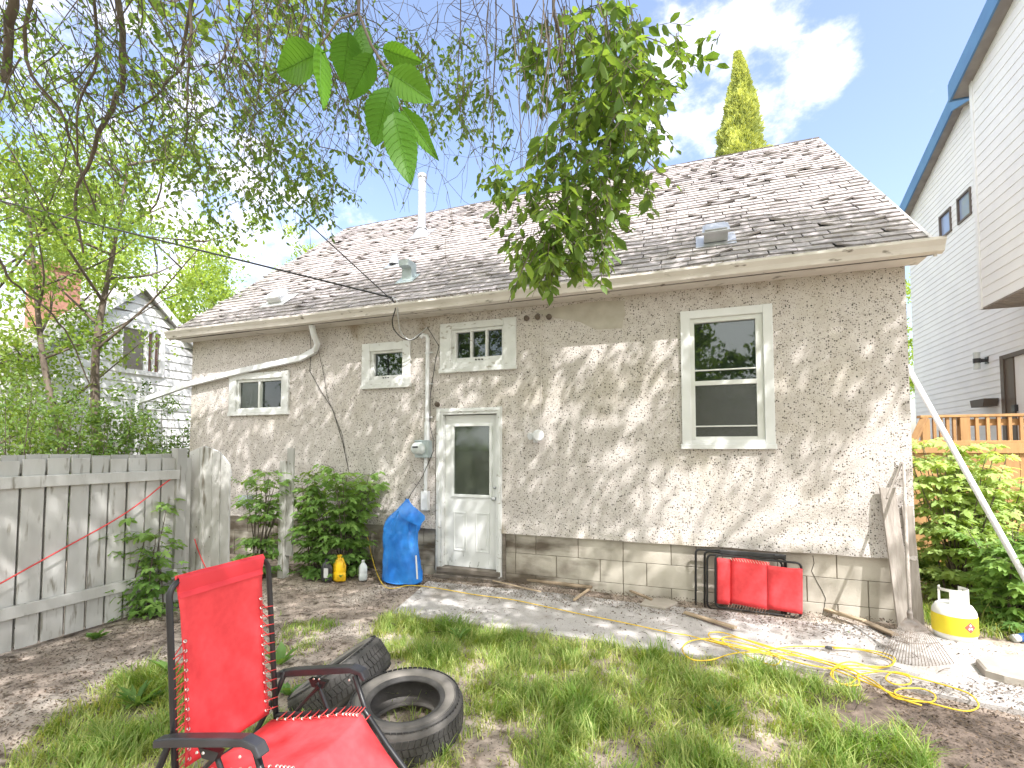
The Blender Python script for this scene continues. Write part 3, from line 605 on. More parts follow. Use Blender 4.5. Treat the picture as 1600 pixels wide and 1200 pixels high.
b.tube([W(668, 512, -.1), W(686, 541, -.02), W(681, 560, -.02), W(672, 620, -.05), W(672, 668, -.09), W(678, 688, -.13), W(677, 705, -.13), W(660, 745, -.05), W(642, 772, -.12), W(636, 783, -.25)], .005, 6); b.build('wall_wire', 'wire', house)

# ------------------------------------------------------------------ overhead service wires
def wire(pts, r, label, name='overhead_wire', m='wire', cat='cable'):
    P_ = []
    for i in range(len(pts) - 1):
        p0 = pts[max(i - 1, 0)]; p1, p2 = pts[i], pts[i + 1]; p3 = pts[min(i + 2, len(pts) - 1)]
        for k in range(6):
            t = k / 6; P_.append(.5 * ((2 * p1) + (-p0 + p2) * t + (2 * p0 - 5 * p1 + 4 * p2 - p3) * t * t + (-p0 + 3 * p1 - 3 * p2 + p3) * t ** 3))
    P_.append(pts[-1]); b = MB(); b.tube(P_, r, 6); return b.build(name, m, smooth=True, label=label, cat=cat)
hook = W(612, 465, -.32)
def sagline(a, e, n, s): return [a.lerp(e, i / n) - Vector((0, 0, 4 * s * (i / n) * (1 - i / n))) for i in range(n + 1)]
wire(sagline(D(-400, 215, 7.0), hook, 12, .0), .012, 'thick dark service cable sweeping in from the far left to the eave')
wire(sagline(D(60, -40, 4.6), W(622, 478, -.3), 12, .0), .007, 'thin dark cable coming down steeply from the branches to the eave')
wire([hook, W(618, 480, -.33), W(613, 500, -.3), W(616, 515, -.25), W(630, 529, -.2), W(648, 530, -.15), W(660, 518, -.12), W(668, 511, -.1)], .007, 'black drip loop hanging from the eave to the weatherhead', 'drip_loop')
wire([hook, W(620, 470, -.35), W(622, 495, -.3), W(626, 518, -.24), W(640, 531, -.2), W(655, 522, -.15), W(668, 511, -.1)], .006, 'second drip loop with grey sleeve below the eave', 'drip_loop', 'galv')

# ------------------------------------------------------------------ left picket fence (plane x = -5.35)
FX = -5.35
fence = thing('board_fence', (FX, -3, 0), 'weathered off-white board fence with two rails along the left side', 'fence')
ytop = lambda y: 1.53 + .0 * y
b = MB(); y = -9.0
while y < -1.95:
    wd = .165 + rnd.uniform(-.01, .012); h = 1.60 + rnd.uniform(-.01, .01)
    b.box(FX - .012 + rnd.uniform(-.003, .003), FX + .010 + rnd.uniform(-.003, .003), y, y + wd - .019, .03, h, tint=rnd.uniform(.88, 1.05)); y += wd
b.build('board', 'fence', fence, bevel=.003)
for z0, z1 in ((1.365, 1.465), (.30, .40)):
    b = MB(); b.box(FX + .016, FX + .055, -9.0, -2.02, z0, z1, tint=1.0); b.build('rail', 'fence', fence, bevel=.005)
b = MB(); y = -8.9
while y < -2.0:
    b.box(FX - .075, FX - .055, y, y + .15, .03, 1.635 + rnd.uniform(-.012, .012), tint=rnd.uniform(.8, .95)); y += .165
b.box(FX - .053, FX - .015, -9, -2.0, 1.49, 1.57, tint=.8); b.build('rear_board', 'fence', fence)
b = MB(); b.box(FX - .05, FX + .05, -2.05, -1.94, 0, 1.70, tint=.75); b.build('post', 'fence', fence, bevel=.004); b = MB(); b.box(FX - .054, FX + .054, -5.6, -5.5, 0, 1.3, tint=.75); b.build('post', 'fence', fence, bevel=.004)
# gate pieces, standing across the passage
gate = thing('picket_gate', (-4.9, -1.95, 0), 'arched off-white board gate with pointed tops beside the fence end', 'gate')
GY = -1.80
def board_px(b, xl, xr, ytl, ytr, z0, Y, xlb=None, xrb=None, tint=1., th=.024):
    A_, B_ = W(xl, ytl, Y), W(xr, ytr, Y); xlb = A_.x if xlb is None else W(xlb, 830, Y).x; xrb = B_.x if xrb is None else W(xrb, 830, Y).x
    b.add([(xlb, Y, z0), (xrb, Y, z0), (B_.x, Y, B_.z), (A_.x, Y, A_.z), (xlb, Y + th, z0), (xrb, Y + th, z0), (B_.x, Y + th, B_.z), (A_.x, Y + th, A_.z)],
          [(0, 1, 2, 3), (7, 6, 5, 4), (0, 4, 5, 1), (1, 5, 6, 2), (2, 6, 7, 3), (3, 7, 4, 0)], tint=tint)
b = MB(); board_px(b, 296, 312, 706, 699, .06, GY, 290, 313); board_px(b, 312.6, 317.5, 699, 697, .06, GY - .02, 313, 317, 1.04); board_px(b, 318.5, 331, 697, 701, .06, GY + .001, 318.5, 331, .98)
board_px(b, 331.3, 343.5, 701, 707, .06, GY - .001, 331.3, 343.6, .95); board_px(b, 345, 358, 709, 726, .06, GY + .003, 344.8, 358, .9)
b.build('board', 'fence', gate, bevel=.003)
b = MB(); q0, q1 = W(292, 800, GY + .03), W(357, 800, GY + .03)
for z in (.35, 1.38): b.box(q0.x, q1.x, GY + .026, GY + .062, z, z + .09, tint=.7)
b.beam((q0.x + .03, GY + .045, .42), (q1.x - .03, GY + .045, 1.38), .08, .03, (0, 1, 0), tint=.75)
b.build('brace', 'fence', gate, bevel=.003)
b = MB(); board_px(b, 261, 281, 723, 706, .05, GY - .12, 263, 282)
o = b.build('loose_picket', 'fence', None, bevel=.003, label='single slanted-top fence picket standing left of the arched gate', cat='picket')
b = MB(); b.box(W(256, 800, -1.86).x, W(262, 800, -1.86).x, -1.90, -1.81, 0, 1.53, tint=(.95, .85, .72)); b.build('fence_post', 'fence', None, bevel=.004, label='thin bare wooden post at the end of the left fence', cat='post')
b = MB(); a_ = G(450, 905); A_ = W(439, 720, a_.y); B_ = W(462, 700, a_.y)
b.box(A_.x, A_.x + .10, a_.y - .02, a_.y + .08, 0, A_.z, tint=.95); b.box(A_.x + .102, A_.x + .21, a_.y + .0, a_.y + .03, .3, B_.z, tint=.78)
b.build('gate_post', 'fence', None, bevel=.005, label='square off-white gate post with a plank fixed to it in the shrubs', cat='post')
b = MB(); q = W(212, 640, -.09)
b.box(q.x - .16, q.x - .045, -.14, -.03, 0, q.z - .16, tint=.55); b.build('wood_post', 'fence', None, bevel=.005, label='dark square wooden post under the end of the downspout', cat='post')
wire([on(0, -60, 945, FX + .065), on(0, 0, 912, FX + .065), on(0, 90, 862, FX + .065), on(0, 180, 812, FX + .065), on(0, 225, 781, FX + .065), on(0, 255, 757, FX + .065), W(285, 738, GY - .15), W(290, 750, GY - .05)], .0065, 'red cord strung slanting along the board fence', 'red_cord', 'redcord', 'cord')
wire([W(304, 842, GY - .02), W(309, 858, GY - .03), W(318, 880, GY - .05), W(330, 905, GY - .1), W(335, 930, GY - .12)], .006, 'short dark red cord end hanging on the gate boards', 'cord_end', 'redcord', 'cord')

# ------------------------------------------------------------------ tall white neighbour on the right (side wall in plane x = 4.8)
NX = 4.8
nb = thing('tall_white_house', (NX + 4, 6, 0), 'tall modern white lap-sided house with blue fascia on the right', 'house')
def siding(b, P, u0, u1, z0, topf, step=.115, lip=.008, holes=()):
    """lap siding courses on a wall: P(u, out, z); topf(u) gives the top height"""
    z = z0
    while z < 12:
        us = [u0, u1]
        lo, hi = z, z + step
        segs = [(u0, u1)]
        for h in holes:
            if h[2] < (lo + hi) / 2 < h[3]:
                segs = [s2 for a, e in segs for s2 in ((a, min(e, h[0])), (max(a, h[1]), e)) if s2[1] - s2[0] > 1e-3]
        for a, e in segs:
            n = max(1, int((e - a) / .5))
            for i in range(n):
                p, q = a + (e - a) * i / n, a + (e - a) * (i + 1) / n
                tp, tq = min(hi, topf(p)), min(hi, topf(q))
                if tp <= lo and tq <= lo: continue
                b.add([P(p, lip, lo), P(q, lip, lo), P(q, .0, max(tq, lo)), P(p, .0, max(tp, lo)), P(p, 0, lo), P(q, 0, lo)], [(0, 1, 2, 3), (4, 5, 1, 0)])
        z += step
        if z > max(topf(u0), topf(u1), topf((u0 + u1) / 2)): break
def nbY(px, py): return on(0, px, py, NX)
e0, e1, e2 = on(0, 1402, 333, NX - .18), on(0, 1486, 150, NX - .18), on(0, 1526, 122, NX - .18)
ypk, zpk = e1.y, e1.z
sl1 = (e1.z - e0.z) / (e1.y - e0.y); sl2 = (e2.z - e1.z) / (e2.y - e1.y)
def ntop(y): return zpk + ((y - ypk) * sl1 if y > ypk else (y - ypk) * sl2) - .05
w1 = (nbY(1469, 345), nbY(1487, 375)); w2 = (nbY(1498, 310), nbY(1519, 345))
def wrect(pa, pb, ztop_px, zbot_px):
    ya, yb = nbY(*pa).y, nbY(*pb).y; return (min(ya, yb), max(ya, yb), nbY(*zbot_px).z, nbY(*ztop_px).z)
wr1 = wrect((1469, 345), (1487.5, 345), (1469, 339), (1469, 377)); wr2 = wrect((1497, 320), (1519, 320), (1497, 311), (1497, 353))
dr = (nbY(1588, 600).y - 1.3, nbY(1568, 600).y, 1.10, nbY(1568, 556).z)
b = MB(); ys, ye = 3.3, e0.y - .1
siding(b, lambda u, o_, z: (NX - o_, u, z), ys, ye, 0, ntop, holes=[wr1, wr2, dr])
b.add([(NX + .03, ys, -.1), (NX + .03, ye, -.1), (NX + .03, ye, ntop(ye)), (NX + .03, ypk, ntop(ypk)), (NX + .03, ys, ntop(ys))], [(0, 1, 2, 3, 4)])
b.box(NX + .04, NX + 8, ys, ye, -.1, 7.0); siding(b, lambda u, o_, z: (u, ys - o_, z), NX, NX + 8, 0, lambda u: 8.0)
b.build('wall', 'siding', nb)
b = MB()
for (ya, za), (yb, zb) in (((e0.y, e0.z), (ypk, zpk)), ((ypk, zpk), (ys - .3, zpk + (ys - .3 - ypk) * sl2))):
    for x0_, x1_, d0, d1, mi in ((NX - .19, NX - .16, -.30, .02, 0), (NX - .16, NX + .02, -.27, -.24, 1), (NX - .18, NX + 8, -.0, .04, 2)):
        b.prism([(ya, za + d0), (yb, zb + d0), (yb, zb + d1), (ya, za + d1)], 0, x0_, x1_, mi)
b.build('roof', ['bluetrim', 'soffit', 'neigh_roof'], nb)
for wr in (wr1, wr2):
    y0, y1, z0, z1 = wr; b = MB()
    b.box(NX - .03, NX + .05, y0, y0 + .04, z0, z1); b.box(NX - .03, NX + .05, y1 - .04, y1, z0, z1); b.box(NX - .028, NX + .05, y0 + .04, y1 - .04, z1 - .04, z1); b.box(NX - .028, NX + .05, y0 + .04, y1 - .04, z0, z0 + .04)
    f = b.build('window', 'brown', nb); b = MB(); b.box(NX + .005, NX + .012, y0 + .03, y1 - .03, z0 + .03, z1 - .03); b.build('pane', 'skyglass', f)
y0, y1, z0, z1 = dr; b = MB(); b.box(NX - .04, NX + .12, y1 - .10, y1, z0, z1); b.box(NX - .04, NX + .12, y0, y0 + .1, z0, z1); b.box(NX - .038, NX + .12, y0 + .1, y1 - .1, z1 - .07, z1); b.box(NX - .02, NX + .06, y1 - .34, y1 - .1, z0, z1 - .07)
f = b.build('door', 'brown', nb); b = MB(); b.box(NX + .0, NX + .03, y0 + .1, y1 - .34, z0, z1 - .07); b.build('door_panel', 'siding', f)
b = MB(); q = nbY(1590, 637); b.box(NX - .05, NX - .001, y1 - .39, y1 - .30, q.z - .06, q.z + .05); b.build('handle', 'plastic_black', f, bevel=.004)
# upper bump-out
BX = NX - .62; c0 = on(0, 1533, 482, BX); c1 = on(0, 1527, 110, BX)
def btop(y): return c1.z + (c0.y - y) * .30
b = MB(); yn = 2.2; siding(b, lambda u, o_, z: (BX - o_, u, z), yn, c0.y, c0.z, btop, step=.15)
b.add([(BX + .02, yn, c0.z), (BX + .02, c0.y, c0.z), (BX + .02, c0.y, btop(c0.y)), (BX + .02, yn, btop(yn))], [(0, 1, 2, 3)]); siding(b, lambda u, o_, z: (u, yn - o_, z), BX, NX + 6, c0.z, lambda u: btop(yn), step=.15)
b.add([(BX, c0.y, c0.z), (NX, c0.y, c0.z), (NX, c0.y, btop(c0.y)), (BX, c0.y, btop(c0.y))], [(0, 1, 2, 3)]); b.box(BX - .02, BX + .06, c0.y - .06, c0.y + .02, c0.z - .02, btop(c0.y) - .02)
bo = b.build('bay', 'siding', nb)
b = MB(); b.box(BX, NX, yn, c0.y, c0.z - .02, c0.z - .001)
for i in range(int((c0.y - yn) / .1)): b.box(BX + .01, NX - .01, c0.y - .06 - i * .1, c0.y - .04 - i * .1, c0.z - .032, c0.z - .02)
b.build('soffit', 'soffit', bo)
b = MB(); ya, yb = c0.y + .22, yn - .2
for x0_, x1_, d0, d1, mi in ((BX - .20, BX - .17, -.10, .22, 0), (BX - .17, NX + 1, -.08, -.04, 1), (BX - .19, NX + 4, .18, .225, 2)): b.prism([(ya, btop(ya) + d0), (yb, btop(yb) + d0), (yb, btop(yb) + d1), (ya, btop(ya) + d1)], 0, x0_, x1_, mi)
b.box(BX - .2, NX, ya, ya + .03, btop(ya) - .10, btop(ya) + .2)
b.build('bay_roof', ['bluetrim', 'soffit', 'neigh_roof'], bo)
b = MB(); q0, q1 = nbY(1529, 280), nbY(1530, 326); b.box(NX - .06, NX - .02, q0.y - .01, q0.y + .01, q1.z, q0.z); b.build('pipe', 'brown', nb)
q = nbY(1543, 563); b = MB(); b.box(NX - .02, NX, q.y - .05, q.y + .05, q.z - .06, q.z + .06); b.box(NX - .13, NX - .02, q.y - .02, q.y + .02, q.z - .03, q.z + .03); b.lathe([(.055, -.04), (.055, .04)], (NX - .15, q.y, q.z)); wl = b.build('wall_lamp', 'plastic_black', nb)
b = MB(); b.lathe([(0, .04), (.045, .04), (.05, .15), (0, .155)], (NX - .15, q.y, q.z)); b.build('lamp_glass', 'bottle', wl); b = MB(); b.lathe([(0, -.15), (.05, -.15), (.045, -.04), (0, -.04)], (NX - .15, q.y, q.z)); b.build('lamp_glass', 'bottle', wl)
q = nbY(1551, 630); b = MB(); b.prism([(q.y - .20, q.z - .06), (q.y + .20, q.z - .06), (q.y + .24, q.z + .07), (q.y - .24, q.z + .07)], 0, NX - .22, NX - .02); b.build('wall_planter', 'darkplastic', None, label='dark trough planter fixed to the white wall beside the brown door', cat='planter')
# deck + lumber fence
dk = thing('wooden_deck', (3.6, 3.2, 0), 'raised cedar deck with baluster railing beside the white house', 'deck')
DY = 2.9; za = W(1500, 652, DY).z; x_l = W(1498, 660, DY).x; fl_z = za - .98
b = MB(); b.box(x_l, NX - .02, DY, DY + 2.2, fl_z - .04, fl_z); b.box(x_l, NX - .02, DY - .03, DY - .0, fl_z - .2, fl_z); b.build('deck_floor', 'lumber', dk)
b = MB(); b.box(x_l - .45, NX - .02, DY - .05, DY + .09, za, za + .035); b.box(x_l, NX - .02, DY, DY + .035, za - .12, za - .03); b.box(x_l, NX - .02, DY, DY + .035, fl_z + .08, fl_z + .15); b.build('rail', 'lumber', dk, bevel=.003)
x = x_l + .17
while x < NX - .05: b = MB(); b.box(x, x + .036, DY - .04, DY - .003, fl_z - .05, za - .002, tint=rnd.uniform(.9, 1.1)); b.build('baluster', 'lumber', dk); x += .118
b = MB(); b.box(x_l, x_l + .11, DY - .045, DY + .07, 0, za - .002); b.build('post', 'lumber', dk, bevel=.003); b = MB(); b.box(x_l - .43, x_l - .34, DY - .04, DY + .05, 0, za - .02); b.build('post', 'lumber', dk, bevel=.003)
for k in range(4): b = MB(); b.box(x_l - .30 + k * .075, x_l - .265 + k * .075, DY - .03, DY + .01, fl_z - .3, za - .002, tint=.85); b.build('baluster', 'lumber', dk)
b = MB(); b.beam((x_l - .40, DY - .03, za), (x_l - .66, DY - .3, za - .42), .09, .035, tint=.7); b.build('stair_rail', 'lumber', dk, bevel=.003)
RY = 2.2; zf = W(1520, 692, RY).z; xl = 2.32
wf = thing('lumber_fence', (3.5, RY, 0), 'new orange-brown cedar privacy fence under the deck on the right', 'fence')
b = MB(); x = xl
while x < NX - .05: b.box(x, min(x + .134, NX - .05), RY, RY + .02, .02, zf - .12, tint=rnd.uniform(.88, 1.1)); x += .138
b.build('board', 'lumber', wf, bevel=.002)
b = MB(); b.box(xl - .03, NX - .05, RY - .03, RY - .002, zf - .13, zf); b.box(xl - .03, NX - .05, RY - .001, RY + .08, zf, zf + .03); b.build('rail', 'lumber', wf, bevel=.003); b = MB(); b.box(xl - .03, NX - .05, RY + .021, RY + .06, .3, .39); b.build('rear_rail', 'lumber', wf, bevel=.003)
b = MB(); b.box(xl, NX - .06, RY - .004, RY - .001, .435, .441, tint=.25); b.build('board_joint', 'lumber', wf)

# ------------------------------------------------------------------ white house on the left behind the trees (side wall plane x = -12)
LX = -12.0
lh = thing('white_cottage', (LX - 3, 3, 0), 'small white lap-sided house with gable and brick chimney behind the left trees', 'house')
pk = on(0, 222, 452, LX); er = on(0, 300, 545, LX); el = on(0, 60, 512, LX)
def ltop(y): return pk.z + ((y - pk.y) * (er.z - pk.z) / (er.y - pk.y) if y > pk.y else (pk.y - y) * (er.z - pk.z) / (er.y - pk.y))
LY0 = 2 * pk.y - er.y - .6; LY1 = er.y + .3
wl_ = (on(0, 190, 548, LX).y, on(0, 249, 548, LX).y, on(0, 228, 580, LX).z, on(0, 228, 518, LX).z)
b = MB(); siding(b, lambda u, o_, z: (LX + o_, u, z), LY0, LY1, 0, ltop, step=.20, lip=.02, holes=[wl_])
b.add([(LX - .06, LY0, -.1), (LX - .06, LY1, -.1), (LX - .06, LY1, ltop(LY1)), (LX - .06, pk.y, pk.z), (LX - .06, LY0, ltop(LY0))], [(0, 1, 2, 3, 4)])
b.box(LX - 6, LX - .07, LY0, LY1, -.1, min(ltop(LY0), ltop(LY1)) - .05); b.box(LX - 4, LX - .3, LY0 - 2.5, LY0, 0, 3.4)
b.build('wall', 'siding', lh)
b = MB()
for ya, yb in ((LY1 + .2, pk.y), (LY0 - .2, pk.y)):
    f_ = lambda y: pk.z + (abs(y - pk.y)) * (er.z - pk.z) / (er.y - pk.y)
    b.prism([(ya, f_(ya)), (yb, pk.z), (yb, pk.z + .14), (ya, f_(ya) + .14)], 0, LX - 6, LX + .12, 0); b.prism([(ya, f_(ya) - .02), (yb, pk.z - .02), (yb, pk.z + .16), (ya, f_(ya) + .16)], 0, LX + .121, LX + .15, 1)
b.build('roof', ['neigh_roof', 'siding'], lh)
y0, y1, z0, z1 = wl_; b = MB(); T = .10
b.box(LX - .02, LX + .05, y0 - T, y0, z0 - T, z1 + T); b.box(LX - .02, LX + .05, y1, y1 + T, z0 - T, z1 + T); b.box(LX - .02, LX + .048, y0, y1, z1, z1 + T); b.box(LX - .02, LX + .048, y0, y1, z0 - T, z0); ym = y0 + (y1 - y0) * .62; b.box(LX - .02, LX + .04, ym - .04, ym + .04, z0, z1); b.box(LX - .02, LX + .04, y0 + (y1 - y0) * .8, y0 + (y1 - y0) * .8 + .04, z0, z1)
f = b.build('window', 'siding', lh); b = MB(); b.box(LX - .02, LX - .015, y0, y1, z0, z1); b.build('pane', 'clearglass', f)
b = MB(); b.box(LX - .05, LX - .04, y0, ym, z0, z1); b.build('curtain', 'palecurtain', f); b = MB(); b.box(LX - .05, LX - .04, ym + .1, y1, z0, z1); b.build('curtain', 'redcurtain', f, label='reddish curtain at the right end of the window')
ch0, ch1 = on(0, 60, 490, LX - 1.2), on(0, 92, 420, LX - 1.2)
b = MB(); b.box(LX - 1.7, LX - 1.2, ch0.y, ch0.y + .75, 2.5, ch1.z); b.box(LX - 1.75, LX - 1.15, ch0.y - .05, ch0.y + .8, ch1.z, ch1.z + .12); b.build('chimney', 'brick', lh)

# ------------------------------------------------------------------ vegetation
def norm(a): return a / (np.linalg.norm(a, axis=1)[:, None] + 1e-9)
class Plant:
    """collects twigs (tubes) and leaves"""
    def __init__(s): s.b = MB(); s.P = []; s.D = []; s.N = []; s.L = []; s.T = []
    def leaf(s, p, d, size, t=None, up=None):
        d = Vector(d); up = Vector(up) if up else Vector((rnd.gauss(0, .45), rnd.gauss(0, .45), 1))
        s.P.append(tuple(p)); s.D.append(tuple(d)); s.N.append(tuple(up)); s.L.append(size); s.T.append(rnd.random() if t is None else t)
    def twig(s, p, d, ln, r, lf=(0., 1.), size=.06, gap=.035, grav=.25, wob=.25, sub=0, n=None, tb=0., sides=4, lsp=1.):
        n = n or max(4, int(ln / .09)); p = Vector(p); d = Vector(d).normalized(); pts = [p.copy()]; st = ln / n
        for i in range(n):
            d = (d + Vector((rnd.gauss(0, wob), rnd.gauss(0, wob), rnd.gauss(0, wob) - grav)) * .5).normalized(); q = p + d * st
            f = i / n
            if lf[0] <= f <= lf[1]:
                k = max(1, int(st / gap))
                for j in range(k):
                    if rnd.random() > lsp: continue
                    sd_ = 1 if (j + i * k) % 2 else -1; side = d.cross(Vector((rnd.gauss(0, .3), rnd.gauss(0, .3), 1))).normalized() * sd_
                    dd = d * .55 + side * .8 + Vector((0, 0, -.35 + rnd.gauss(0, .2)))
                    s.leaf(p.lerp(q, j / k), dd, size * rnd.uniform(.65, 1.2), rnd.random() * .7 + tb)
            if sub and rnd.random() < sub:
                sd2 = (d + Vector((rnd.gauss(0, .6), rnd.gauss(0, .6), rnd.gauss(0, .3)))).normalized(); s.twig(q, sd2, ln * rnd.uniform(.25, .5), r * .6, (0, 1) if lf[0] < .9 else lf, size, gap, grav, wob, 0, sides=3, tb=tb, lsp=lsp)
            pts.append(q); p = q
        s.b.tube(pts, [max(.0011, r * (1 - .8 * i / n)) for i in range(n + 1)], sides, cap=False)
        return p
    def branch(s, pts, r0, r1, n=8, wob=0.):
        P_ = []
        for i in range(len(pts) - 1):
            for k in range(4):
                t = k / 4; p0 = pts[max(i - 1, 0)]; p1, p2 = pts[i], pts[i + 1]; p3 = pts[min(i + 2, len(pts) - 1)]
                q = .5 * ((2 * p1) + (-p0 + p2) * t + (2 * p0 - 5 * p1 + 4 * p2 - p3) * t * t + (-p0 + 3 * p1 - 3 * p2 + p3) * t ** 3)
                P_.append(q + Vector((rnd.gauss(0, wob), rnd.gauss(0, wob), rnd.gauss(0, wob))))
        P_.append(pts[-1]); m = len(P_); s.b.tube(P_, [r0 + (r1 - r0) * i / (m - 1) for i in range(m)], n, cap=False); return P_
    def build_leaves(s, name, m, parent, shape='elm', wd=.62, **k): return leaves(name, s.P, s.D, s.N, np.array(s.L), np.array(s.L) * wd, m, parent, shape, tint=np.array(s.T), **k)

# --- the big elm that overhangs the yard: trunk stands behind the camera
elm = thing('elm_tree', (-3.2, -9.6, 0), 'large overhanging elm with drooping leafy branches and bare twigs across the top', 'tree')
pl = Plant(); tr = Plant()
V3 = Vector
tr.branch([V3((-3.2, -9.6, -.1)), V3((-3.1, -9.5, 1.5)), V3((-3.3, -9.4, 3.2)), V3((-3.0, -9.2, 4.8))], .34, .24, 14)
limbs = [[V3((-3.0, -9.2, 4.7)), V3((-2.6, -7.8, 6.2)), V3((-2.2, -6.0, 7.3)), V3((-1.6, -4.2, 7.9)), V3((-.9, -2.6, 8.3))],
         [V3((-3.0, -9.2, 4.6)), V3((-4.2, -7.8, 6.0)), V3((-5.2, -5.8, 7.0)), V3((-5.8, -4.0, 7.4)), V3((-6.4, -2.4, 7.6))],
         [V3((-3.0, -9.2, 4.8)), V3((-1.2, -8.6, 6.6)), V3((1.2, -7.4, 7.8)), V3((3.2, -5.8, 8.2)), V3((4.4, -4.4, 8.4))],
         [V3((-2.6, -7.8, 6.2)), V3((-1.2, -6.6, 6.2)), V3((.0, -5.2, 6.3)), V3((.5, -4.2, 5.6))],
         [V3((-3.0, -9.2, 4.5)), V3((-3.9, -7.6, 5.2)), V3((-4.0, -6.2, 5.6)), D(40, -160, 4.2)]]
ends = []
for l in limbs: tr.branch(l, .15, .05, 9)
# limbs the photo shows
def Dl(*a): return [D(*q) for q in a]
vis = [Dl((10, -260, 3.6), (22, -60, 3.6), (14, 60, 3.7), (8, 130, 3.8)), Dl((150, -200, 3.9), (188, 20, 4.0), (192, 115, 4.0), (180, 158, 4.05), (157, 205, 4.1), (141, 250, 4.2), (120, 300, 4.3), (121, 345, 4.3), (130, 395, 4.4)),
       Dl((330, -120, 3.8), (288, 60, 3.9), (286, 100, 3.9), (262, 128, 4.0), (244, 152, 4.0), (205, 172, 4.1), (150, 190, 4.1)), Dl((60, -100, 3.5), (40, 90, 3.7), (90, 170, 3.8), (120, 250, 4.0), (150, 330, 4.1)),
       Dl((300, -50, 3.4), (296, 80, 3.5), (293, 150, 3.6), (292, 220, 3.7)), Dl((140, -60, 3.6), (150, 90, 3.7), (122, 165, 3.8), (120, 260, 3.9)), Dl((860, -250, 2.5), (868, 20, 2.6), (880, 110, 2.6), (900, 180, 2.65), (925, 260, 2.7)),
       Dl((790, -200, 3.2), (775, 60, 3.2), (770, 200, 3.2), (790, 330, 3.2)), Dl((0, 405, 4.5), (20, 440, 4.6), (70, 480, 4.8), (110, 530, 5.0), (140, 600, 5.1))]
for v_, (a, e) in zip(vis, ((.04, .026), (.026, .008), (.013, .006), (.015, .006), (.012, .005), (.012, .006), (.010, .003), (.006, .002), (.012, .006))): tr.branch(v_, a, e, 8, wob=.006)
tr.branch([V3((-4.0, -6.2, 5.6)), D(10, -260, 3.6)], .05, .05, 8); tr.branch([V3((-3.9, -7.6, 5.2)), V3((-3.4, -5.5, 5.5)), D(150, -200, 3.9)], .05, .032, 8); tr.branch([V3((-1.2, -6.6, 6.2)), V3((-.8, -5.0, 5.2)), D(330, -120, 3.8)], .04, .016, 8)
tr.branch([V3((.0, -5.2, 6.3)), D(860, -250, 2.5)], .03, .010, 8); tr.branch([V3((.5, -4.2, 5.6)), D(790, -200, 3.2)], .02, .006, 8)
# mostly bare hanging twigs, left half of the sky
for i in range(330):
    px = rnd.uniform(-60, 560); py = rnd.uniform(-120, 190) if px < 330 else rnd.uniform(-120, 120); t = rnd.uniform(3.2, 4.8)
    dd = RT * rnd.gauss(.35, .5) - V3((0, 0, 1)) + FW * rnd.gauss(0, .3)
    bare = rnd.random() < .45
    pl.twig(D(px, py, t), dd, rnd.uniform(.5, 1.15), rnd.uniform(.003, .0065), (.55, 1) if bare else (.3, 1), .045, .05, .06, .35, .2, lsp=.35 if bare else .8)
for i in range(70):                               # bare hair-thin twigs over the chimney and the middle
    px = rnd.uniform(530, 790); py = rnd.uniform(-40, 170); t = rnd.uniform(2.6, 3.6)
    pl.twig(D(px, py, t), RT * rnd.gauss(0, .5) - V3((0, 0, 1)), rnd.uniform(.4, .95), .0022, (2, 2), .04, .05, .03, .5, .35)
# leaf clusters: cx, cy, rx, ry, number of twigs, depth, leaf size, twig length
cl = [(400, 250, 140, 55, 80, 4.2, .055, .40), (440, 310, 95, 40, 60, 4.2, .055, .35), (330, 330, 60, 45, 22, 4.4, .055, .3), (350, 130, 130, 60, 30, 4.0, .05, .45), (120, 110, 130, 70, 34, 4.0, .05, .5), (180, 240, 180, 100, 42, 4.6, .055, .4), (60, 300, 80, 80, 30, 4.6, .05, .4), (445, 200, 60, 50, 28, 4.0, .055, .35), (505, 320, 35, 30, 12, 4.2, .05, .3),
      (620, 140, 90, 60, 60, 4.4, .055, .35), (700, 110, 80, 50, 44, 4.2, .055, .35), (740, 190, 60, 45, 34, 4.0, .055, .35), (590, 210, 40, 40, 14, 4.0, .05, .3), (820, 90, 60, 40, 22, 3.2, .055, .35),
      (900, 80, 70, 45, 26, 2.6, .072, .36), (960, 110, 60, 55, 36, 2.5, .078, .38), (985, 170, 42, 60, 27, 2.5, .074, .34), (930, 210, 50, 60, 32, 2.5, .078, .36), (965, 270, 38, 45, 18, 2.5, .072, .30), (895, 290, 42, 50, 28, 2.5, .078, .34), (900, 350, 50, 36, 26, 2.5, .078, .28), (862, 400, 60, 22, 24, 2.5, .074, .20), (870, 330, 35, 40, 16, 2.5, .06, .28), (935, 345, 22, 30, 10, 2.5, .058, .22),
      (1005, 185, 22, 45, 12, 2.6, .056, .22), (1000, 300, 26, 26, 9, 2.7, .056, .2), (860, 405, 50, 24, 22, 2.5, .074, .2), (890, 425, 26, 14, 9, 2.5, .07, .16), (815, 385, 22, 16, 6, 2.6, .068, .18), (930, 390, 24, 18, 9, 2.5, .07, .2), (820, 300, 24, 24, 7, 2.7, .066, .2), (775, 315, 26, 20, 10, 2.9, .060, .2), (778, 245, 26, 22, 8, 3.0, .05, .22), (1050, 84, 26, 26, 10, 2.4, .056, .16), (1018, 235, 14, 18, 4, 2.6, .055, .16), (1125, 62, 12, 6, 2, 2.4, .05, .10)]
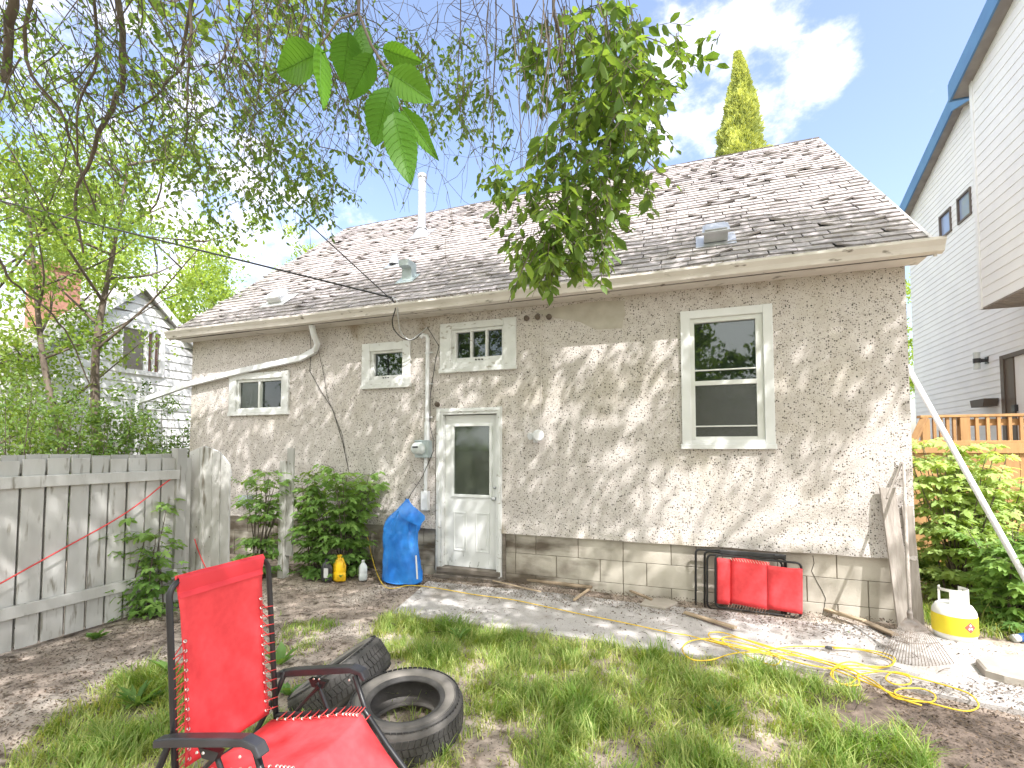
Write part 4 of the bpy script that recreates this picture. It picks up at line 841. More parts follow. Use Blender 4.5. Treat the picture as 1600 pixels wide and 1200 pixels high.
for cx, cy, rx, ry, n, t, sz, ln in cl:
    for i in range(n):
        a = rnd.uniform(0, 6.283); q = math.sqrt(rnd.random()); px, py = cx + rx * q * math.cos(a), cy + ry * q * math.sin(a) - ln * F / t * .45
        dd = RT * rnd.gauss(0, .6) - V3((0, 0, 1)) * rnd.uniform(.2, 1.3) + FW * rnd.gauss(0, .5)
        pl.twig(D(px, py, t + rnd.gauss(0, .18 if t < 3 else .45)), dd, ln * rnd.uniform(.7, 1.2), rnd.uniform(.0016, .003), (.05, 1), sz, .030, .2, .35, .12)
for i in range(46):                               # long whips that carry the middle clump
    px = rnd.gauss(885, 60); t = 2.55 + rnd.gauss(0, .12)
    pl.twig(D(px, rnd.uniform(-60, 60), t), RT * rnd.gauss(.0, .16) - V3((0, 0, 1)), rnd.uniform(.55, 1.15), .0035, (2, 2), .05, .05, .02, .14, .05)
tr.b.build('trunk', 'bark', elm, smooth=True)
pl.b.build('twigs', 'twig', elm)
pl.build_leaves('crown', 'elm', elm, wd=.55)
# --- large leaves close to the lens, on one twig of the same elm
nl = [((500, 84), (428, 112), 56, .58), ((497, 72), (512, 166), 38, .58), ((545, 50), (536, 128), 44, .62), ((582, 84), (545, 156), 40, .60), ((597, 76), (656, 98), 30, .60), ((607, 112), (674, 155), 46, .56), ((610, 136), (583, 226), 50, .55), ((616, 176), (640, 284), 46, .53), ((628, 168), (682, 248), 24, .56), ((640, 175), (672, 235), 26, .60), ((560, 40), (575, 120), 40, .64)]
tb = MB(); B_, T_, W_, N_ = [], [], [], []
tb.tube([D(566, -160, .62), D(560, 20, .61), D(580, 70, .59), D(604, 110, .575), D(618, 150, .56), D(628, 172, .55)], [.0035, .002, .0018, .0016, .0014, .001], 6)
tb.tube([D(560, 20, .61), D(530, 30, .6), D(500, 72, .585)], [.0018, .0014, .001], 6)
tw = tb.build('near_twig', 'twig', elm, smooth=True)
for k, ((bx, by), (tx, ty), wd, t) in enumerate(nl):
    a, e = D(bx, by, t), D(tx, ty, t + rnd.uniform(-.03, .03)); d = e - a; L_ = d.length; d.normalize(); wl = wd / F * t * .60
    n_ = ((CP - a).normalized() + V3((rnd.gauss(0, .3), rnd.gauss(0, .3), rnd.gauss(0, .25)))); n_ = (n_ - d * n_.dot(d)).normalized(); s_ = d.cross(n_)
    vs = []; fs = []; K = 22; 
    for i in range(K + 1):
        u = i / K; hw = wl * (math.sin(math.pi * u ** .8) ** .75) * (1 - .25 * u); cz = -.10 * L_ * u * u + .02 * L_ * math.sin(u * 7 + k)
        for j in range(-4, 5):
            v_ = j / 4; ser = (1 + (.055 if i % 2 else -.03)) if abs(j) == 4 else 1; rip = .006 * math.sin((u * 11 - abs(v_) * 2.2) * 2 * math.pi / 1.0) * L_ * (abs(v_) > .1)
            vs.append(a + d * (u * L_ + abs(v_) * hw * .18) + s_ * (v_ * hw * ser) + n_ * (cz + abs(v_) * hw * .22 + rip))
    fs = [(i * 9 + j, (i + 1) * 9 + j, (i + 1) * 9 + j + 1, i * 9 + j + 1) for i in range(K) for j in range(8)]
    b = MB(); tt = rnd.random() * .8; b.add(vs, fs, tint=(tt,) * 3); rib = lambda i, j: vs[min(i, K) * 9 + j + 4] + n_ * .0003
    b.tube([rib(i, 0) for i in range(K + 1)], .00035, 4, tint=(2.2,) * 3)
    for i in range(2, K - 3, 2):
        for sg in (-1, 1): b.tube([rib(i, 0), rib(i + 1, 2 * sg), rib(i + 3, 4 * sg)], .00018, 3, tint=(1.8,) * 3)
    b.t = [tuple(min(q, 1.) for q in c) for c in b.t]; b.tube([a, a - d * .012], .0008, 5, tint=(tt,) * 3); b.build('leaf', 'elmnear', tw, smooth=True)

# --- unseen high canopy of the same elm, leaves thinned to shape shade and dapples
def hit(p):
    """where the sun shadow of p falls: pixel and what it hits"""
    s_ = -TO_SUN; ty = (0 - p[1]) / s_.y; q = V3(p) + s_ * ty
    if q.z > 3.55:
        t2 = (V3((0, EY, EZ)) - V3(p)).dot(nrm) / s_.dot(nrm); q = V3(p) + s_ * t2; return proj(q)[:2] + ('roof', q)
    if q.z < 0: q = V3(p) + s_ * (p[2] / -s_.z); return proj(q)[:2] + ('ground', q)
    return proj(q)[:2] + ('wall', q)
ROOF_SHADE_EDGE = [(250, 500), (330, 505), (440, 462), (520, 455), (560, 428), (640, 425), (680, 395), (720, 385), (800, 412), (870, 370), (960, 362), (1060, 362), (1110, 338), (1171, 326), (1310, 318), (1397, 332), (1440, 366), (1600, 420)]  # upper edge of the canopy shade wanted on the roof slope
def roof_shade_edge(x): return np.interp(x, [a for a, _ in ROOF_SHADE_EDGE], [c for _, c in ROOF_SHADE_EDGE])
LIT = [(930, 535, 46, 26), (1150, 770, 120, 62), (1095, 840, 70, 44), (1385, 700, 60, 70), (1370, 800, 80, 70), (1240, 820, 60, 40), (600, 760, 24, 50), (1040, 545, 22, 22), (330, 610, 34, 46), (430, 556, 50, 18), (740, 820, 16, 16), (870, 640, 24, 34), (1000, 640, 20, 30), (960, 720, 24, 26), (640, 580, 16, 40), (1100, 925, 30, 26), (1300, 950, 60, 50)]  # ellipses where leaves are left out so sun patches reach the wall
CL = [D(940, 120, 2.5), D(930, 230, 2.5), D(890, 350, 2.5), D(610, 160, .58), D(400, 270, 4.2)]  # clumps kept sunlit by thinning the canopy sunward of them
NPc = nr.uniform([-10, -9, 6.0], [7.0, -1.0, 9.2], (86000, 3))
cn = [(noise.noise(V3((x * .9, y * .9, z * .9))) + .55 * noise.noise(V3((x * 2.6, y * 2.6, z * 2.6)))) for x, y, z in NPc]
keep = []
for p, c in zip(NPc, cn):
    px, py, kind, q = hit(p); pr = .80 + c * 1.15
    for cc_ in CL:
        w_ = V3(p) - cc_
        if (w_ - TO_SUN * w_.dot(TO_SUN)).length < .55: pr *= .12
    if q.x < -8.4: continue
    if pr < .1: continue
    if kind == 'roof':
        m_ = py - roof_shade_edge(px)
        if q.x > 2.3 or q.x < -8.3: continue
        pr = (pr + .7) if m_ > 10 else ((pr - .1) * .5 if m_ > -6 else 0)
        if px < 560 and m_ > 10: pr *= .7
    elif kind == 'wall':
        if q.x > 2.0 or q.x < -8.4: continue
        if px > 980: pr += .30
        for a, e, rx, ry in LIT:
            s_ = ((px - a + (py - e) * .35) / rx) ** 2 + ((py - e) / ry) ** 2
            if s_ < 1: pr *= .03
            elif s_ < 1.7: pr *= .4
    else:
        if px > 1130 + (py - 950) * .2 and q.x > .2: pr *= .18
        if q.x > 1.6: continue
        if 640 < px < 1150 and py > 990: pr *= .75
        if 420 < px < 640 and 900 < py < 1000: pr *= .8
    zx = proj(p)
    if zx[2] > 0 and -60 < zx[0] < 1660 and zx[1] > -30 and zx[0] > 520: continue      # keep the open sky of the photo open
    if rnd.random() < pr: keep.append(p)
keep = np.array(keep); n = len(keep)
dirs = norm(np.concatenate([nr.normal(0, 1, (n, 2)), nr.normal(-.3, .4, (n, 1))], 1)); ups = norm(rv(n, .5) + np.array([0, 0, 1.]))
leaves('high_crown', keep, dirs, ups, nr.uniform(.09, .15, n), nr.uniform(.06, .09, n), 'elm', elm)
print('canopy leaves', n)
hb = Plant()
for i in range(60):
    l = rnd.choice(limbs[:3]); p = l[rnd.randint(1, len(l) - 1)]; hb.twig(p, (rnd.gauss(0, 1), rnd.gauss(0, 1), rnd.gauss(.1, .3)), rnd.uniform(1.2, 3.), .025, (2, 2), grav=.0, wob=.25, sub=.3)
hb.b.build('high_branches', 'bark', elm)

# --- generic broadleaf tree with trunk, forks and leaf clumps
def tree(name, base, h, cr, label, cat='tree', leafm='lime', nclump=90, per=170, size=.075, trunk=.09, lean=(0, 0), forks=7, crown_z=.35, spread=.5, shape='elm', group=None, fill=1.):
    t = thing(name, base, label, cat, group); p = Plant(); base = V3(base)
    tip = base + V3((lean[0], lean[1], h * .9)); mid = base.lerp(tip, .5) + V3((rnd.gauss(0, .15), rnd.gauss(0, .15), 0))
    ax = p.branch([base - V3((0, 0, .1)), base.lerp(mid, .5), mid, mid.lerp(tip, .5), tip], trunk, .015, 9); tips = []
    for i in range(forks):
        k = int(len(ax) * (crown_z + (1 - crown_z) * i / forks)); o_ = ax[min(k, len(ax) - 1)]; a = i * 2.4 + rnd.random(); ln = cr * rnd.uniform(.8, 1.2) * (1 - .35 * i / forks)
        e = o_ + V3((math.cos(a) * ln, math.sin(a) * ln, ln * rnd.uniform(.5, 1.1))); m_ = o_.lerp(e, .5) + V3((rnd.gauss(0, .1), rnd.gauss(0, .1), -.05 * ln)); br = p.branch([o_, m_, e], trunk * .30, .006, 6); tips += br[3:]
        for j in range(3):
            q = rnd.choice(br); e2 = q + V3((rnd.gauss(0, .5), rnd.gauss(0, .5), rnd.uniform(.1, .7))) * ln * .55; tips += p.branch([q, q.lerp(e2, .5), e2], trunk * .18, .005, 4)[2:]
    p.b.build('trunk', 'bark', t, smooth=True)
    C_ = np.array([tuple(rnd.choice(tips)) for _ in range(nclump)]) + nr.normal(0, cr * .16, (nclump, 3)); ct = nr.random(nclump)
    Rr = cr * nr.uniform(.10, .26, nclump)
    idx = nr.integers(0, nclump, int(nclump * per)); v_ = nr.normal(0, 1, (len(idx), 3)); v_ *= (nr.random((len(idx), 1)) ** .5) / (np.linalg.norm(v_, axis=1)[:, None]); P_ = C_[idx] + v_ * (Rr[idx][:, None] * 1.5) * np.array([1, 1, .75])
    n = len(idx); leaves('crown', P_, norm(rv(n) + [0, 0, -.4]), norm(rv(n, .6) + v_ * .8 + [0, 0, .7]), nr.uniform(.7, 1.3, n) * size, nr.uniform(.5, .8, n) * size, leafm, t, shape, tint=.5 * ct[idx] + .5 * nr.random(n))
    return t
def gpt(px, py, t):
    p = D(px, py, t); return (p.x, p.y, 0)
tree('ash_tree', gpt(158, 700, 8.6), 7.6, 1.9, 'slender tree with straight grey trunk just behind the left fence', nclump=48, per=85, size=.085, trunk=.10, lean=(.1, .2), forks=9, crown_z=.5, leafm='ashleaf')
tree('ash_tree', gpt(140, 700, 8.2), 7.0, 1.7, 'leaning forked tree whose trunk slants left behind the fence', nclump=40, per=80, size=.085, trunk=.07, lean=(-1.1, -.5), forks=8, crown_z=.5, leafm='ashleaf')
tree('ash_tree', gpt(-40, 700, 8.5), 7.0, 2.3, 'bushy sunlit tree at the far left edge behind the fence', nclump=60, per=110, size=.085, trunk=.09, forks=9, crown_z=.25, leafm='ashleaf')
tree('maple_tree', gpt(350, 700, 21), 9.6, 2.6, 'lime green tree between the white cottage and the old roof', nclump=110, per=140, size=.13, trunk=.12, forks=10, crown_z=.25)
tree('maple_tree', gpt(235, 700, 24), 12.5, 3.0, 'yellowish green tree rising behind the white cottage gable', nclump=90, per=110, size=.15, trunk=.15, forks=11, crown_z=.3)
tree('maple_tree', gpt(90, 700, 22), 13, 3.6, 'tall sunlit tree behind the brick chimney', nclump=100, per=110, size=.15, trunk=.15, forks=12, crown_z=.3)
tree('maple_tree', gpt(500, 700, 26), 12.6, 2.4, 'yellow-green tree top showing behind the left end of the roof', nclump=100, per=130, size=.15, trunk=.15, forks=10, crown_z=.3)
tree('maple_tree', gpt(860, 700, 27), 14.3, 2.0, 'treetop just peeking over the middle of the ridge', nclump=50, per=120, size=.15, trunk=.15, forks=8, crown_z=.4)
tree('maple_tree', gpt(1385, 700, 24), 14.0, 2.0, 'light green tree showing between the old roof and the white house', nclump=90, per=130, size=.14, trunk=.13, forks=9, crown_z=.3)
for k, (x, y, h_) in enumerate(((-26, -14, 9), (-21, -16, 10), (-16, -17, 9.5), (-12, -17, 9), (-8, -17, 9), (-4.5, -18, 9), (0, -17.5, 8), (4.5, -18, 9), (9, -16, 7), (13, -12, 6))):
    tree('maple_tree', (x, y, 0), h_, 2.6, (('leafy tree in the back yard behind the camera, ' + ('first', 'second', 'third', 'fourth', 'fifth', 'sixth', 'seventh', 'eighth', 'ninth', 'tenth')[k] + ' from the left' + ' of row')), leafm='elm', nclump=70, per=60, size=.26, trunk=.16, forks=9, crown_z=.15)
# shrubs behind the left fence
def shrub(name, c, r, h, label, leafm='elm', n=5000, size=.06, stems=9, shape='elm', cat='shrub', group=None, tb=0, clump=26, low=.05):
    t = thing(name, (c[0], c[1], 0), label, cat, group); p = Plant(); C_ = []
    for i in range(stems):
        a = rnd.uniform(0, 6.28); q = rnd.random() ** .5; e = V3((c[0] + r * q * math.cos(a), c[1] + r * q * math.sin(a), h * rnd.uniform(.65, 1))); s0 = V3((c[0] + .25 * r * q * math.cos(a), c[1] + .25 * r * q * math.sin(a), -.02))
        br = p.branch([s0, s0.lerp(e, .5) + V3((0, 0, .1)), e], .012, .003, 5)
        C_ += br[2:]
    p.b.build('stems', 'twig', t)
    C_ = [C_[rnd.randrange(len(C_))] + V3((rnd.gauss(0, r * .18), rnd.gauss(0, r * .18), rnd.gauss(0, h * .07))) for _ in range(clump)]
    C_ = np.array([tuple(q) for q in C_]); C_[:, 2] = np.maximum(C_[:, 2], low); ct = nr.random(len(C_)); idx = nr.integers(0, len(C_), n); v_ = nr.normal(0, 1, (n, 3)) * r * .15; P_ = C_[idx] + v_; P_[:, 2] = np.maximum(P_[:, 2], .02)
    leaves('foliage', P_, norm(rv(n) + [0, 0, -.35]), norm(rv(n, .55) + [0, -.1, 1.]), nr.uniform(.65, 1.3, n) * size, nr.uniform(.5, .75, n) * size * (1.4 if shape == 'maple' else 1), leafm, t, shape, tint=.45 * ct[idx] + .5 * nr.random(n) + tb)
    return t
g_ = None
for (px, t, r, h, lab) in ((20, 7.4, 1.0, 2.6, 'dark leafy shrub at the left edge behind the board fence'), (105, 7.6, .9, 2.5, 'tangled green shrub left of the straight grey trunk'), (160, 7.8, .65, 2.5, 'loose dark shrub just right of the straight grey trunk'), (262, 11.2, .8, 2.9, 'green shrub between the downspout post and the stucco corner'), (60, 9.0, 1.2, 3.2, 'taller sunlit shrub in front of the white cottage')):
    shrub('shrub', gpt(px, 700, t), r, h, lab, 'shrubleaf' if t < 8 or t > 10 else 'ashleaf', n=3500, size=.065, stems=16, clump=46)
# cedar behind the ridge
ct_ = gpt(1168, 700, 15.5); tp = D(1170, 60, 15.5).z
cedar = thing('columnar_cedar', ct_, 'tall narrow yellow-green cedar behind the roof ridge', 'tree')
b = MB(); b.tube([(ct_[0], ct_[1], -.1), (ct_[0], ct_[1], tp * .6), (ct_[0] + .05, ct_[1], tp - .3)], [.22, .12, .02], 8); b.build('trunk', 'bark', cedar, smooth=True)
n = 60000; zz = nr.random(n) ** .85; ang = nr.uniform(0, 6.283, n); rad0 = np.minimum(1.5, 2.7 * (1 - zz) ** .92) * (1 - .25 * (zz < .2))
lump = np.array([noise.noise(V3((math.cos(a) * 1.6, math.sin(a) * 1.6, z * 14))) + .6 * noise.noise(V3((math.cos(a) * 4, math.sin(a) * 4, z * 36))) for a, z in zip(ang, zz)])
rr = np.maximum(.02, rad0 * (.84 + .40 * lump)) * (nr.random(n) ** .25); hz = 3 + zz * (tp - 3)
P_ = np.stack([ct_[0] + rr * np.cos(ang) + .05 * np.sin(hz * 2), ct_[1] + rr * np.sin(ang), hz], 1)
dv = np.stack([np.cos(ang), np.sin(ang), np.full(n, .9)], 1) + rv(n, .35); leaves('crown', P_, norm(dv), norm(rv(n)), nr.uniform(.08, .16, n), nr.uniform(.04, .08, n), 'cedar', cedar, 'quad', tint=np.clip(.5 + lump * .7 + nr.normal(0, .2, n), 0, 1))

# --- maple saplings (palmate leaves in tiers on red-brown stems)
def sapling(c, r, h, label, stems=6, m='maple', size=.085, tiers=9, name='maple_sapling', per=7, lean=(0, 0), low=.12):
    t = thing(name, (c[0], c[1], 0), label, 'sapling'); p = Plant()
    for i in range(stems):
        a = rnd.uniform(0, 6.28); q = rnd.random() ** .6; hh = h * rnd.uniform(.7, 1); e = V3((c[0] + lean[0] + r * q * math.cos(a), c[1] + lean[1] + r * .8 * q * math.sin(a), hh)); s0 = V3((c[0] + rnd.gauss(0, .05), c[1] + rnd.gauss(0, .04), -.02))
        br = p.branch([s0, s0.lerp(e, .45) + V3((0, 0, .08)), e], .009, .003, 6, wob=.004)
        for k in range(tiers):
            o_ = br[int(low * len(br) + (len(br) - 1 - low * len(br)) * k / (tiers - 1))]
            tt = rnd.random() * .4 + .4 * k / tiers
            for sgn in (0, math.pi, math.pi / 2):
                a2 = rnd.uniform(0, 6.28) + sgn; ln = rnd.uniform(.10, .26) * (1.1 - .5 * k / tiers); e2 = o_ + V3((math.cos(a2) * ln, math.sin(a2) * ln, rnd.uniform(-.02, .09)))
                p.b.tube([o_, o_.lerp(e2, .5) + V3((0, 0, .015)), e2], .0016, 3, cap=False)
                for j in range(per):
                    f = (j + 1) / per; q2 = o_.lerp(e2, f); a3 = a2 + (rnd.choice((-1, 1)) * rnd.uniform(.5, 1.3) if j < per - 1 else 0); q3 = q2 + V3((math.cos(a3) * .03, math.sin(a3) * .03, 0))
                    p.leaf(q3, (math.cos(a3), math.sin(a3), rnd.uniform(-.75, -.05)), size * rnd.uniform(.6, 1.15), min(1, tt + rnd.random() * .35), (rnd.gauss(0, .3), rnd.gauss(0, .3) - .2, 1))
    p.b.build('stems', 'twig', t); p.build_leaves('foliage', m, t, 'maple', 1.0); return t
c = G(530, 905); sapling((c.x - .03, c.y + .1), .52, 1.45, 'largest maple sapling growing against the stucco wall beside the gate post', 15, tiers=8, per=5, size=.105)
c = G(478, 905); sapling((c.x, c.y + .15), .34, 1.38, 'bushy maple sapling just right of the off-white gate post', 9, tiers=7, size=.10, per=5)
c = G(395, 905); sapling((c.x, c.y + .1), .44, 1.45, 'loose maple sapling between the arched gate and the gate post', 11, tiers=6, size=.095, per=5)
c = G(200, 965); sapling((c.x + .1, c.y + .1), .30, 1.1, 'maple sapling growing in front of the board fence', 6, tiers=6, size=.09, per=5)
c = G(238, 955); sapling((c.x + .05, c.y - .0), .14, .55, 'short maple sapling at the foot of the fence end', 4, tiers=4, size=.07)
c = (2.55, .95); sapling(c, .55, 1.75, 'tall pale green maple bush crowding the right corner of the stucco house', 22, 'maplepale', .10, 10, 'maple_bush', 6)
sapling((3.0, 1.25), .42, 1.45, 'pale green maple bush in front of the cedar fence', 15, 'maplepale', .10, 9, 'maple_bush', 6)
sapling((2.75, .35), .40, .95, 'low maple bush below the pale ones at the right', 14, 'maple', .095, 7, 'maple_bush', 6)
sapling((4.05, 1.7), .35, .75, 'maple bush at the right edge of the photo by the cedar fence', 12, 'maplepale', .10, 8, 'maple_bush', 6)

# ------------------------------------------------------------------ grass, litter, weeds
def inpoly(x, y, poly):
    r_ = False; j = len(poly) - 1
    for i in range(len(poly)):
        xi, yi = poly[i]; xj, yj = poly[j]
        if (yi > y) != (yj > y) and x < (xj - xi) * (y - yi) / (yj - yi) + xi: r_ = not r_
        j = i
    return r_
LAWN = [(600, 962), (640, 960), (720, 985), (800, 992), (900, 1004), (1000, 1022), (1110, 1036), (1200, 1046), (1240, 1062), (1300, 1078), (1380, 1105), (1420, 1140), (1500, 1260), (560, 1260), (600, 1150), (640, 1060), (560, 1010)]
LEFT = [(60, 1150), (130, 1100), (180, 1062), (235, 1048), (300, 1055), (330, 1110), (460, 1125), (560, 1260), (-40, 1260)]
TY = G(634, 1092, .20)
def grass(name, poly, n, hmin, hmax, label, dens):
    pts = []
    xs = [p[0] for p in poly]; ys = [p[1] for p in poly]; q0 = [G(x, y) for x, y in poly]
    x0, x1, y0, y1 = min(q.x for q in q0), max(q.x for q in q0), min(q.y for q in q0), max(q.y for q in q0)
    while len(pts) < n:
        x, y = rnd.uniform(x0, x1), rnd.uniform(y0, y1); px, py, _ = proj((x, y, 0)); px += rnd.gauss(0, 7)
        if not inpoly(px, py + rnd.gauss(0, 3), poly): continue
        d = noise.noise(V3((x * 2.2, y * 2.2, 2))) + .5 * noise.noise(V3((x * 7, y * 7, 2)))
        if rnd.random() > dens(px, py) + d * .9: continue
        if (x - TY.x) ** 2 + (y - TY.y) ** 2 < .34 ** 2 and rnd.random() < .93: continue
        pts.append((x, y, gz(x, y), d))
    A = np.array(pts); n = len(A); h = (hmin + (hmax - hmin) * nr.random(n) ** 1.6) * (1 + .7 * A[:, 3]); cl_ = np.array([noise.noise(V3((x * 5, y * 5, 11))) * 9 for x, y, _, _ in pts]); a = cl_ + nr.normal(0, .9, n); ben = nr.uniform(.15, 1.25, n) * h; w_ = nr.uniform(.0016, .0040, n)
    o_ = A[:, :3]; dx = np.stack([np.cos(a), np.sin(a), 0 * a], 1); sx = np.stack([-np.sin(a), np.cos(a), 0 * a], 1); V_ = []
    for f, wf in ((0, 1), (.45, .9), (.8, .6)):
        c = o_ + dx * (ben * f * f)[:, None] + np.array([0, 0, 1.]) * (h * (f - .18 * f * f))[:, None]; V_ += [c - sx * (w_ * wf)[:, None], c + sx * (w_ * wf)[:, None]]
    V_.append(o_ + dx * ben[:, None] + np.array([0, 0, 1.]) * (h * .82)[:, None]); V_ = np.stack(V_, 1).reshape(-1, 3)
    fc = [(0, 1, 3, 2), (2, 3, 5, 4), (4, 5, 6)]; me = bpy.data.meshes.new(name); me.vertices.add(n * 7); me.vertices.foreach_set('co', V_.ravel())
    al = np.concatenate([(np.arange(n) * 7)[:, None] + np.array(f)[None] for f in fc], 1); ln = np.tile([4, 4, 3], n); me.loops.add(al.size); me.loops.foreach_set('vertex_index', al.ravel().astype(np.int32)); me.polygons.add(len(ln)); me.polygons.foreach_set('loop_start', np.concatenate([[0], np.cumsum(ln)[:-1]]).astype(np.int32))
    tnt = np.clip(.38 - .55 * A[:, 3] + nr.normal(0, .30, n), 0, 1); col = np.repeat(np.stack([tnt, tnt, tnt, np.ones(n)], 1), 7, 0); at = me.color_attributes.new('tint', 'FLOAT_COLOR', 'POINT'); at.data.foreach_set('color', col.ravel()); me.materials.append(M['grass']); me.update(calc_edges=True); me.validate()
    return link(name, me, label=label, cat='grass', kind='stuff')
grass('lawn_grass', LAWN, 33000, .03, .14, 'uneven long grass of the lawn in front of the path', lambda px, py: .50 if py < 1090 or px < 1150 else .32)
grass('side_grass', LEFT, 12000, .03, .14, 'patch of grass and weeds at the bottom left', lambda px, py: .5)
grass('verge_grass', [(1440, 935), (1600, 930), (1700, 960), (1700, 1010), (1560, 1000), (1450, 985)], 5000, .04, .16, 'dry tufted grass around the gas bottle at the house corner', lambda px, py: .55)
grass('dry_grass', LAWN, 16000, .02, .06, 'dry yellowish thatch low in the lawn', lambda px, py: .3 if px < 1000 else .6)
grass('dirt_tufts', [(430, 960), (600, 985), (600, 1060), (470, 1100), (430, 1080)], 1500, .02, .07, 'thin grass tufts on the bare soil behind the tyres', lambda px, py: .1)
# long arching blades at the right edge
def tuft(c, n, L_, label, name='tall_grass', spread=.12, m='grass'):
    b = MB()
    for i in range(n):
        a = rnd.uniform(0, 6.28); p = V3(c) + V3((rnd.gauss(0, spread), rnd.gauss(0, spread), 0)); l = L_ * rnd.uniform(.5, 1.1); be = rnd.uniform(.25, .8); w_ = rnd.uniform(.003, .006); dx = V3((math.cos(a), math.sin(a), 0)); sx = V3((-math.sin(a), math.cos(a), 0)); vs = []
        for k in range(6):
            f = k / 5; q = p + dx * (l * be * f * f) + V3((0, 0, l * (f - .45 * be * f * f * 1.3))); ww = w_ * (1 - f ** 2) + .0004; vs += [q - sx * ww, q + sx * ww]
        tt = rnd.random(); b.add(vs, [(2 * k, 2 * k + 1, 2 * k + 3, 2 * k + 2) for k in range(5)], tint=(tt,) * 3)
    return b.build(name, m, label=label, cat='grass clump')
c = G(1590, 985); tuft((c.x, c.y + .1, 0), 60, .62, 'tall arching grass clump at the right edge by the white pole')
c = G(1615, 960); tuft((c.x, c.y + .2, 0), 50, .7, 'taller grass clump at the foot of the white pole')
def weed(px, py, n, L_, label, m='grass', name='weed', wd=.22, cat='weed', el=.6):
    c = G(px, py); p = Plant()
    for i in range(n):
        a = i * 2.4 + rnd.random(); p.leaf((c.x + rnd.gauss(0, .01), c.y + rnd.gauss(0, .01), .01), (math.cos(a), math.sin(a), rnd.uniform(.15, el * 2)), L_ * rnd.uniform(.6, 1.1), rnd.random() * .6, (0, 0, 1))
    return p.build_leaves(name, m, None, 'elm', wd, label=label, cat=cat)
weed(150, 1000, 14, .12, 'small bright weed at the foot of the board fence', 'maple', wd=.6)
weed(215, 1105, 16, .22, 'broad leafy dandelion in the bottom left grass', 'maple'); weed(275, 1060, 10, .22, 'upright pale weed beside the red chair back', 'maple'); weed(1125, 1125, 12, .14, 'dandelion near the bottom of the lawn', 'maple'); weed(718, 1000, 10, .14, 'weed in the lawn edge below the door', 'maple'); weed(438, 1040, 7, .18, 'single broad-leaf weed behind the red chair', 'maple', wd=.45); weed(450, 1088, 9, .12, 'small weed next to the leaning tyre', 'maple', wd=.5)
weed(1330, 1000, 0 + 6, .07, 'tiny weed in a crack of the path', 'maple', wd=.5)
c = G(1515, 935); shrub('low_weeds', (c.x + .15, c.y + .25), .5, .30, 'low mixed weeds behind the gas bottle', 'maplepale', n=2600, size=.05, stems=10, cat='weeds', clump=40)
c = G(1455, 940); shrub('low_weeds', (c.x + .15, c.y + .5), .4, .35, 'low weeds at the shaded corner of the house', 'maple', n=1800, size=.05, stems=8, cat='weeds', clump=30)
c = G(135, 985); 
# litter: bark and leaf bits, denser beside walls and fence
n = 26000; P_ = np.empty((n, 3)); k = 0
while k < n:
    x, y = rnd.uniform(-5.3, 2.6), rnd.uniform(-4.2, -.02); px, py, _ = proj((x, y, 0))
    if not (-60 < px < 1660): continue
    if inpoly(px, py, LAWN): pr = .04
    else:
        pr = .25 + .5 * noise.noise(V3((x * 1.6, y * 1.6, 4)))
        if x < -3.2: pr += .22 * (px < 270) + .1
        if y > -.55 and x < 1.8: pr += .55
        if x > -3 and y < -.6: pr *= .28
        if px > 1180 and py > 1075: pr = .9
        if y > -.8 and x > -2.4: pr += .10
    if rnd.random() > pr: continue
    onp = inpoly(px, py, [(612, 962), (668, 915), (800, 905), (1440, 985), (1760, 1000), (1760, 1150), (1600, 1118), (1330, 1066), (1110, 1030), (800, 988)])
    P_[k] = (x, y, (gz(x, y) + .038) if inpoly(px, py, bed) else (.042 + .03 * max(0, min(1, (y + .9) / .8))) if onp else gz(x, y) + .004); k += 1
leaves('leaf_litter', P_, norm(rv(n) * [1, 1, .25]), norm(rv(n, .4) + [0, 0, 1]), nr.uniform(.008, .032, n), nr.uniform(.004, .016, n), 'litter', None, 'quad', tint=np.clip(nr.normal(.75, .42, (n, 1)) * [[1, .95, .88]], .15, 2), label='brown bark chips and dry leaf bits scattered over soil and path', cat='leaf litter', kind='stuff')
b = MB()
for i in range(120):
    x, y = rnd.uniform(-5, 1.8), rnd.uniform(-2.4, -.1); a = rnd.uniform(0, 3.14); L_ = rnd.uniform(.04, .16); z = .055 + (.03 * max(0, min(1, (y + .9) / .8)))
    b.tube([(x, y, z), (x + math.cos(a) * L_ * .5, y + math.sin(a) * L_ * .5 + .006, z + .004), (x + math.cos(a) * L_, y + math.sin(a) * L_, z)], .0022, 4, tint=rnd.uniform(.3, .8))
b.build('twig_litter', 'litter', label='small dead twigs strewn on the path and soil', cat='twigs', kind='stuff')
# wood scraps and stones
def scrap(p0, p1, wd, th, label, m='chip', tint=1., z=.055, name='wood_scrap', cat='wood scrap'):
    a, e = G(*p0), G(*p1); za = z + .03 * max(0, min(1, (a.y + .9) / .8)); a.z = za; e.z = za + .004; b = MB(); b.beam(a, e, wd, th, tint=tint); return b.build(name, m, label=label, cat=cat, bevel=min(th, wd) * .2)
scrap((800, 913), (925, 930), .055, .03, 'long grey board lying along the foot of the blocks right of the door', tint=.75)
scrap((770, 918), (845, 937), .02, .012, 'thin pale stick on the path below the door', tint=1.2)
scrap((897, 948), (920, 931), .03, .02, 'short pale stick pointing at the block wall', tint=1.2)
scrap((985, 935), (1018, 950), .035, .02, 'short brown wood stub left of the folded chair', tint=.8)
scrap((1070, 968), (1150, 994), .05, .022, 'long pale wood strip below the folded chair', tint=1.05)
scrap((1068, 938), (1110, 944), .08, .03, 'stacked wood offcut under the left end of the folded chair', tint=.9)
scrap((1240, 958), (1300, 965), .07, .03, 'pale wood offcut beside the right end of the folded chair', tint=1.2)
